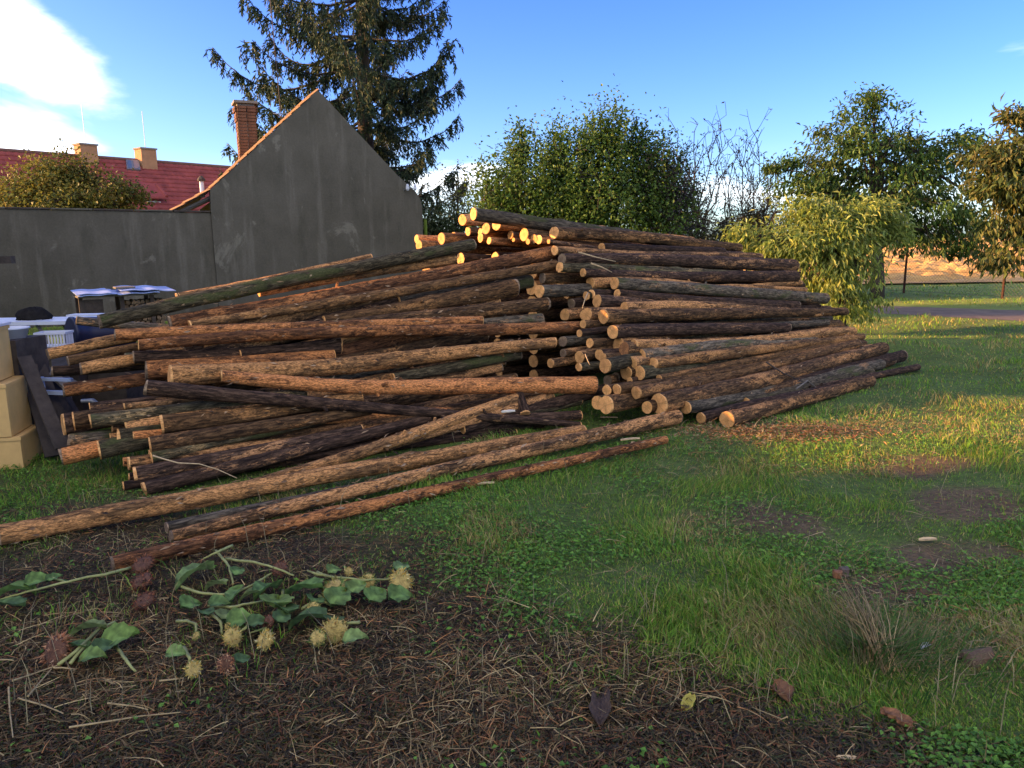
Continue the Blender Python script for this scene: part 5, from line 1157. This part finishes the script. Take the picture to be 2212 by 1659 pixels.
# ------------------------------------------------------------------ grass, straw, litter
CLX = [(G0 - PERPL * .05), (G1 - PERPL * .05)]
def under_pile(P):
    x, y = P[:, 0], P[:, 1]
    a = (x - G0.x) * DL.x + (y - G0.y) * DL.y; p = (x - G0.x) * PERPL.x + (y - G0.y) * PERPL.y
    l_ = (a > .1) & (a < 3.4) & (p > .12) & (p < 3.5)
    a = (x - A0.x) * DR.x + (y - A0.y) * DR.y; p = (x - A0.x) * PERPR.x + (y - A0.y) * PERPR.y
    return l_ | ((a > .1) & (a < 4.2) & (p > .12) & (p < 3.5))
def sample(n, y0, y1, x0=-1100, x1=3300, pw=1.0):
    D_ = np.stack([RNG.uniform(x0, x1, n), y0 + (y1 - y0) * RNG.uniform(0, 1, n) ** pw], 1); P_ = on_z_np(D_); P_ = P_[(P_[:, 1] < 45)]
    P_ = P_[~under_pile(P_)]; P_[:, 2] = ground_z(P_[:, 0], P_[:, 1]) - .004; return P_
# green grass
P_ = sample(440000, 585, 1720, pw=1.0); dead, soil, dry = zones(P_)
pth = project(P_); onpath = (pth[:, 0] > 1860) & (pth[:, 1] > 655 + .03 * (pth[:, 0] - 1880)) & (pth[:, 1] < 678 + .055 * (pth[:, 0] - 1880))
onfield = (pth[:, 1] < 622 - .016 * (pth[:, 0] - 1560)) & (pth[:, 0] > 1500)
keep = RNG.uniform(0, 1, len(P_)) < (1 - dead * .93) * (1 - soil * .7) * np.where(onpath | onfield, .0, 1)
P_ = P_[keep]; dead, soil, dry = dead[keep], soil[keep], dry[keep]; n = len(P_); Dm = P_[:, 1]
tuft = vnoise(P_[:, 0], P_[:, 1], .45, 21); h = (.014 + .070 * tuft ** 2.2) * RNG.uniform(.55, 1.4, n) * (1 + np.clip((Dm - 8) / 20, 0, .6)) * (1 - .4 * soil)
wdt = np.maximum(.0042, .00085 * Dm) * RNG.uniform(.7, 1.4, n)
ln = RNG.normal(0, 1, (n, 3)) * [1, 1, 0] * (h * .55)[:, None] + np.stack([vnoise(P_[:, 0], P_[:, 1], .7, 31) - .5, vnoise(P_[:, 0], P_[:, 1], .7, 32) - .5, np.zeros(n)], 1) * h[:, None] * 1.4
pal = np.array([(.105, .255, .020), (.145, .295, .028), (.195, .305, .034), (.070, .18, .02), (.25, .29, .042)]); c = pal[RNG.integers(0, 5, n)]
hue = vnoise(P_[:, 0], P_[:, 1], 1.3, 41)[:, None]; c = c * (1.25 - .35 * hue) + np.array([.02, .008, 0]) * hue
dry_lit = (RNG.uniform(0, 1, n) < .10 + .5 * dry)[:, None]; c = np.where(dry_lit, np.array([(.34, .27, .085), (.42, .33, .11), (.24, .16, .05)])[RNG.integers(0, 3, n)], c) * RNG.uniform(.7, 1.3, n)[:, None]  # dry blades, brightened to paint the sunlit band
mb = MB(); mb.blades(P_, h, ln, wdt, c); tag(mb.build('grass', GRASS), 'uneven green grass around the log stacks', 'grass', kind='stuff'); print('GRASS', n)
# broad clover and weed leaves
P_ = sample(150000, 880, 1720); dead, soil, dry = zones(P_); k = RNG.uniform(0, 1, len(P_)) < np.clip(vnoise(P_[:, 0], P_[:, 1], .5, 51) - .42, 0, 1) * 4 * (1 - dead * .95) * (1 - soil * .75)
P_ = P_[k]; n = len(P_); P_[:, 2] += RNG.uniform(.008, .04, n); mb = MB()
mb.leaves(P_, rnd_dir(n) * [1, 1, .35], rnd_dir(n) * .5 + [0, 0, 1], RNG.uniform(.014, .032, n), RNG.uniform(.011, .022, n), np.array([(.115, .24, .028), (.15, .28, .04), (.08, .18, .024)])[RNG.integers(0, 3, n)] * RNG.uniform(.75, 1.3, n)[:, None], .1)
tag(mb.build('clover', GRASS), 'low clover and weed leaves between the grass', 'clover', kind='stuff'); print('CLOVER', n)
# dead mown straw: long thin bent strands lying on the soil
def strands(n0, y0, y1, wfun, hmax, lmin, lmax, name, label, pal, width, segs=3, x0=-1100, x1=3200):
    P_ = sample(n0, y0, y1, x0, x1); dead, soil, dry = zones(P_); k = RNG.uniform(0, 1, len(P_)) < wfun(P_, dead, soil, dry); P_ = P_[k]; n = len(P_)
    L_ = RNG.uniform(lmin, lmax, n); az = RNG.uniform(0, 2*np.pi, n); el = RNG.normal(.18, .28, n); d = np.stack([np.cos(az) * np.cos(el), np.sin(az) * np.cos(el), np.abs(np.sin(el))], 1)
    bend = RNG.normal(0, .35, (n, 3)); bend[:, 2] = -np.abs(bend[:, 2]) * .7; z0 = RNG.uniform(0, hmax, n); pts = []
    for s_ in range(segs + 1):
        t = s_ / segs; q = P_ + d * (L_ * t)[:, None] + bend * (L_ * t * t)[:, None]; q[:, 2] = np.maximum(q[:, 2] + z0, P_[:, 2] + .002); pts.append(q)
    w_ = width * np.maximum(1, P_[:, 1] / 4.5) * RNG.uniform(.6, 1.4, n); sd = np.stack([-np.sin(az), np.cos(az), RNG.normal(0, .6, n)], 1); sd /= np.linalg.norm(sd, axis=1)[:, None]
    V = np.stack([x for s_, q in enumerate(pts) for x in (q - sd * (w_ * .5 * (1 - .6 * s_ / segs))[:, None], q + sd * (w_ * .5 * (1 - .6 * s_ / segs))[:, None])], 1).reshape(-1, 3)
    b = np.arange(n)[:, None] * (2 * (segs + 1)); Q = np.concatenate([b + np.array([[2*s_, 2*s_+1, 2*s_+3, 2*s_+2]]) for s_ in range(segs)])
    c = np.array(pal)[RNG.integers(0, len(pal), n)] * RNG.uniform(.6, 1.35, n)[:, None]; mb = MB(); mb.add(V, Q, None, np.repeat(c, 2 * (segs + 1), 0))
    tag(mb.build(name, STRAW), label, 'straw', kind='stuff'); print(name, n)
strands(250000, 1100, 1740, lambda P, d, s, r: d * .9, .03, .012, .05, 'dead_mulch', 'dark dead mown plant litter in the foreground', [(.06, .041, .017), (.105, .069, .027), (.03, .022, .012), (.18, .113, .044), (.15, .06, .022), (.055, .06, .018)], .005, 2)
strands(50000, 1100, 1740, lambda P, d, s, r: d * np.clip(vnoise(P[:, 0], P[:, 1], .45, 61) * 1.7 - .45, .06, 1), .04, .03, .12, 'straw', 'pale dry straw strands scattered over the mulch', [(.34, .24, .10), (.25, .165, .066), (.46, .33, .14), (.18, .11, .042), (.36, .165, .055)], .0034, 4)
strands(36000, 880, 1500, lambda P, d, s, r: (1 - d) * (.10 + .6 * r + .35 * s), .03, .03, .12, 'dry_grass', 'dry brown grass strands caught in the green grass', [(.30, .22, .10), (.22, .14, .06), (.38, .28, .13), (.28, .13, .05)], .0035, 3)
# tall seed stems
P_ = sample(900, 930, 1600, 0, 2300); dead, soil, dry = zones(P_); P_ = P_[RNG.uniform(0, 1, len(P_)) < .35]; n = len(P_); h = RNG.uniform(.08, .26, n)
mb = MB(); mb.blades(P_, h, RNG.normal(0, 1, (n, 3)) * [1, 1, 0] * (h * .35)[:, None], np.full(n, .0035), np.tile(np.array([.30, .24, .12]), (n, 1)) * RNG.uniform(.6, 1.2, n)[:, None]); tag(mb.build('seed_stems', STRAW), 'thin dry seed stems standing above the grass', 'grass', kind='stuff')
# fan shaped tuft of dry straw
tc = on_z(1905, 1440, 0); root = empty('straw_tuft', tc, 'fan of long dry straw stalks leaning out of a green tussock', 'straw'); n = 85; e = on_z(1835, 1290, .06)
mb = MB(); f = RNG.normal(0, .28, n); dr_ = np.array(e - tc); sd_ = np.array([dr_[1], -dr_[0], 0]) * .6
for i in range(n):
    tip = dr_ * RNG.uniform(.5, 1.15) + sd_ * f[i] + np.array([0, 0, RNG.uniform(-.05, .09)]); st = RNG.normal(0, .03, 3) * [1, 1, 0]; mid = (st + tip) / 2 + [0, 0, .04]
    mb.tube([st, mid, tip], [.0022, .002, .001], 3, np.array([.36, .25, .10]) * RNG.uniform(.5, 1.2), cap=False)
mb.build('stalks', STRAW, root)
mb = MB(); n = 1600; rr = np.abs(RNG.normal(0, .22, n)); a = RNG.uniform(0, 6.28, n); P2 = np.stack([rr * np.cos(a) * 1.3, rr * np.sin(a) + .1, np.zeros(n)], 1); h = RNG.uniform(.04, .11, n)
mb.blades(P2, h, np.stack([np.cos(a), np.sin(a), np.zeros(n)], 1) * (h * .9)[:, None], np.full(n, .004), np.array([(.05, .12, .02), (.075, .15, .025), (.20, .17, .07)])[RNG.integers(0, 3, n)]); tag(mb.build('tussock', GRASS, root), kind='stuff')
# long straw stalks at the lower left
ST = mat_plain('pale_straw', (0.34, 0.24, 0.10), 0.6, 0.3, 20.0)
for (pts, nm) in [([(70, 840), (180, 790), (300, 740)], 'bright straw stalk beside the orange tan head'), ([(150, 920), (210, 840), (270, 760)], 'straw stalk crossing down from the orange tan head'), ([(0, 720), (40, 718), (75, 722)], 'short straw stalk at the edge of the mulch'),
                  ([(360, 1060), (550, 1025), (730, 990), (940, 975)], 'longest straw stalk lying bent on the mulch'), ([(280, 755), (330, 752), (390, 756)], 'short pale straw stalk under the broad leaves'), ([(100, 935), (240, 960), (330, 990)], 'flat straw stalk below the bright ones'),
                  ([(560, 930), (700, 940), (770, 955)], 'bent straw stalk above the longest one'), ([(830, 815), (920, 805), (955, 800), (945, 835)], 'hooked straw stalk under the yellow bloom'), ([(50, 880), (55, 1000), (70, 1120)], 'straw stalk pointing at the viewer')]:
    org = sp(*pts[0], .03); P2 = np.array([sp(*q, .03 + random.uniform(0, .02)) - org for q in pts]); mb = MB(); mb.tube(P2, np.linspace(.0036, .002, len(P2)), 6); o = mb.build('straw_stalk', ST); o.location = org; tag(o, nm, 'straw', 'straw stalks on the mulch')

# ---- bits of bark, splinters, dry leaves and clods
BARKP = mat_plain('bark_piece', (0.085, 0.052, 0.030), 0.9, 0.4, 30.0, 0.8, stretch=(1, 5, 1)); CHIP = mat_plain('wood_splinter', (0.52, 0.36, 0.18), 0.8, 0.3, 20.0, stretch=(1, 6, 1))
DRYL = mat_plain('dry_leaf', (0.17, 0.08, 0.035), 0.8, 0.4, 18.0); YELL = mat_plain('yellow_leaf', (0.42, 0.34, 0.05), 0.7, 0.3, 18.0); CLOD = mat_plain('clod', (0.12, 0.075, 0.045), 0.95, 0.4, 20.0, 0.9)
def litter(name, dx, dy, lpx, wpx, ang, mat, label, cat, thick=.25, curl=.2, z=.02, D=None, rough=.15):
    p = on_z(dx, dy, z); p.z += float(ground_z(np.array([p.x]), np.array([p.y]))[0]); 
    if D: p = on_y(dx, dy, D)
    k = (p - CAMP).length / KD / F_PX; L_, W_ = lpx * k, wpx * k; mb = MB(); n, m_ = 8, 5; V = []
    for top in (1, 0):
        for i in range(n):
            t = i / (n - 1); wv = W_ * .5 * (min(1, 4 * t + .25) * min(1, 4 * (1 - t) + .2)) ** .6 * (1 + random.uniform(-rough, rough))
            for j in range(m_):
                f = j / (m_ - 1) * 2 - 1; V.append(((t - .5) * L_ + random.uniform(-.02, .02) * L_, f * wv, (curl * (f * f) * W_ - curl * .6 * L_ * (t - .5) ** 2 + (thick * W_ if top else 0))))
    b0_ = n * m_; Q = []
    for i in range(n - 1):
        for j in range(m_ - 1):
            a = i * m_ + j; Q.append((a, a + m_, a + m_ + 1, a + 1)); Q.append((b0_ + a, b0_ + a + 1, b0_ + a + m_ + 1, b0_ + a + m_))
    for i in range(n - 1): Q += [(i*m_, b0_ + i*m_, b0_ + (i+1)*m_, (i+1)*m_), (i*m_ + m_-1, (i+1)*m_ + m_-1, b0_ + (i+1)*m_ + m_-1, b0_ + i*m_ + m_-1)]
    for j in range(m_ - 1): Q += [(j, j+1, b0_ + j+1, b0_ + j), ((n-1)*m_ + j, b0_ + (n-1)*m_ + j, b0_ + (n-1)*m_ + j+1, (n-1)*m_ + j+1)]
    mb.add(V, Q); o = mb.build(name, mat, smooth=False); o.location = p; o.rotation_euler = (random.uniform(-.12, .12), random.uniform(-.12, .12), R(ang)); return tag(o, label, cat)
litter('bark_piece', 1298, 1532, 130, 42, 82, BARKP, 'dark fibrous slab of bark lying on the dead mulch', 'bark', .15, .3)
litter('dry_leaf', 1487, 1520, 52, 22, 60, YELL, 'yellow and brown fallen leaf on the dead mulch', 'leaf', .06)
litter('dry_leaf', 1685, 1500, 50, 36, 110, DRYL, 'curled brown leaf with a pale tip at the edge of the grass', 'leaf', .1, .4)
litter('wood_piece', 1935, 1548, 58, 22, 120, mat_plain('orange_wood', (.22, .10, .04), .9, .6, 30, .8), 'orange chunk of rotten wood in the foreground grass', 'wood', .35, .25, .02, None, .45)
litter('wood_chip', 1830, 1642, 40, 9, 5, CHIP, 'pale straight wood chip in the foreground mulch', 'chip', .3)
litter('dry_leaf', 1520, 1308, 26, 24, 40, mat_plain('cream', (.5, .38, .16), .7, .2, 10), 'cream coloured round leaf in the long grass', 'leaf', .08)
litter('wood_chip', 2005, 1160, 34, 9, 5, CHIP, 'pale split wood chip on the bare soil patch', 'chip', .3)
litter('fallen_apple', 1808, 1240, 17, 15, 0, mat_plain('rotten_apple', (.20, .085, .035), .6, .3, 10), 'brown rotten fruit beside a grey one on the soil', 'fruit', .8, -.2, .012)
litter('fallen_apple', 1822, 1236, 20, 18, 30, mat_plain('grey_fruit', (.10, .07, .05), .8, .3, 10), 'grey brown rotten fruit beside the redder one', 'fruit', .8, -.2, .012)
litter('dry_leaf', 2000, 1384, 26, 12, 30, mat_plain('pale_leaf', (.42, .40, .36), .7, .2, 10), 'pale grey curled leaf in the grass near the straw tuft', 'leaf', .06, .4)
litter('earth_clod', 2110, 1412, 58, 34, 10, CLOD, 'round brown clod of earth in the grass', 'clod', .4, -.3, .015)
litter('earth_clod', 1060, 1105, 30, 18, 10, CLOD, 'small reddish clod next to the foremost log', 'clod', .4, -.3, .01) if False else None
litter('wood_splinter', 1045, 1052, 46, 7, -4, CHIP, 'pale splinter lying just in front of the reddish log', 'splinter', .4, .05, .03)
litter('wood_splinter', 1098, 890, 30, 9, 18, mat_plain('white_wood', (.62, .55, .42), .8, .15), 'white splinter lying in the cleft under the speckled log', 'splinter', .3, .1, D=stack_pt('L', 1098, 890, .22, .05).y)
litter('wood_splinter', 1315, 903, 38, 5, -3, CHIP, 'thin orange splinter on the grass at the cleft', 'splinter', .4, .05, .02)
litter('wood_splinter', 1362, 945, 46, 7, 24, CHIP, 'torn splinter sticking off the foremost log', 'splinter', .4, .1, .12)
nC = 2600; D_ = np.stack([RNG.normal(1690, 130, nC), RNG.normal(936, 13, nC)], 1); P_ = on_z_np(D_); P_ = P_[~under_pile(P_)]; n = len(P_); P_[:, 2] = ground_z(P_[:, 0], P_[:, 1]) + RNG.uniform(.004, .03, n)
mb = MB(); mb.leaves(P_, rnd_dir(n) * [1, 1, .3], rnd_dir(n) * .5 + [0, 0, 1], RNG.uniform(.015, .06, n), RNG.uniform(.006, .018, n), np.array([(.30, .13, .05), (.42, .22, .08), (.18, .08, .04), (.36, .27, .12)])[RNG.integers(0, 4, n)], .1)
tag(mb.build('bark_crumbs', STRAW), 'orange brown bark crumbs strewn in front of the lowest logs', 'bark', kind='stuff')
# sticks
def stick(pts, r_, mat, label, name='stick', group=None):
    org = pts[0]; mb = MB(); P2 = np.array([p - org for p in pts]); mb.tube(P2, np.linspace(r_, r_ * .5, len(P2)), 6); o = mb.build(name, mat, smooth=True); o.location = org; return tag(o, label, 'stick', group)
stick([stack_pt('L', *q, .16, .02) for q in ((330, 984), (352, 991), (385, 1000), (430, 1002), (470, 1014), (512, 1033))], .0055, CHIP, 'bent bare branch lying against the logs above the loose ones')
stick([stack_pt('R', *q, .12, .02) for q in ((1250, 545), (1290, 556), (1330, 565))], .008, CHIP, 'pale stick lying on top of the upper logs')
stick([stack_pt('R', *q, .12, .02) for q in ((1277, 569), (1300, 577), (1322, 588))], .009, CHIP, 'pale splintered stick under the longer one')
stick([stack_pt('R', *q, .10, .02) for q in ((1655, 782), (1690, 805), (1735, 825))], .010, WOODD, 'dark stick lying across the lower logs near the peach tree')
stick([stack_pt('R', *q, .10, .02) for q in ((1720, 840), (1745, 822), (1764, 838))], .009, WOODG, 'grey forked stick on the lowest logs')
stick([stack_pt('R', *q, .05, .02) for q in ((1270, 632), (1263, 648), (1258, 666))], .006, CHIP, 'thin white stick hanging at the mouth of the cleft')
stick([stack_pt('R', *q, .05, .02) for q in ((1264, 765), (1270, 780), (1274, 788))], .005, CHIP, 'tiny white stick in the cleft')
print('TRIS', sum(sum(len(p.vertices) - 2 for p in []) for o in []))
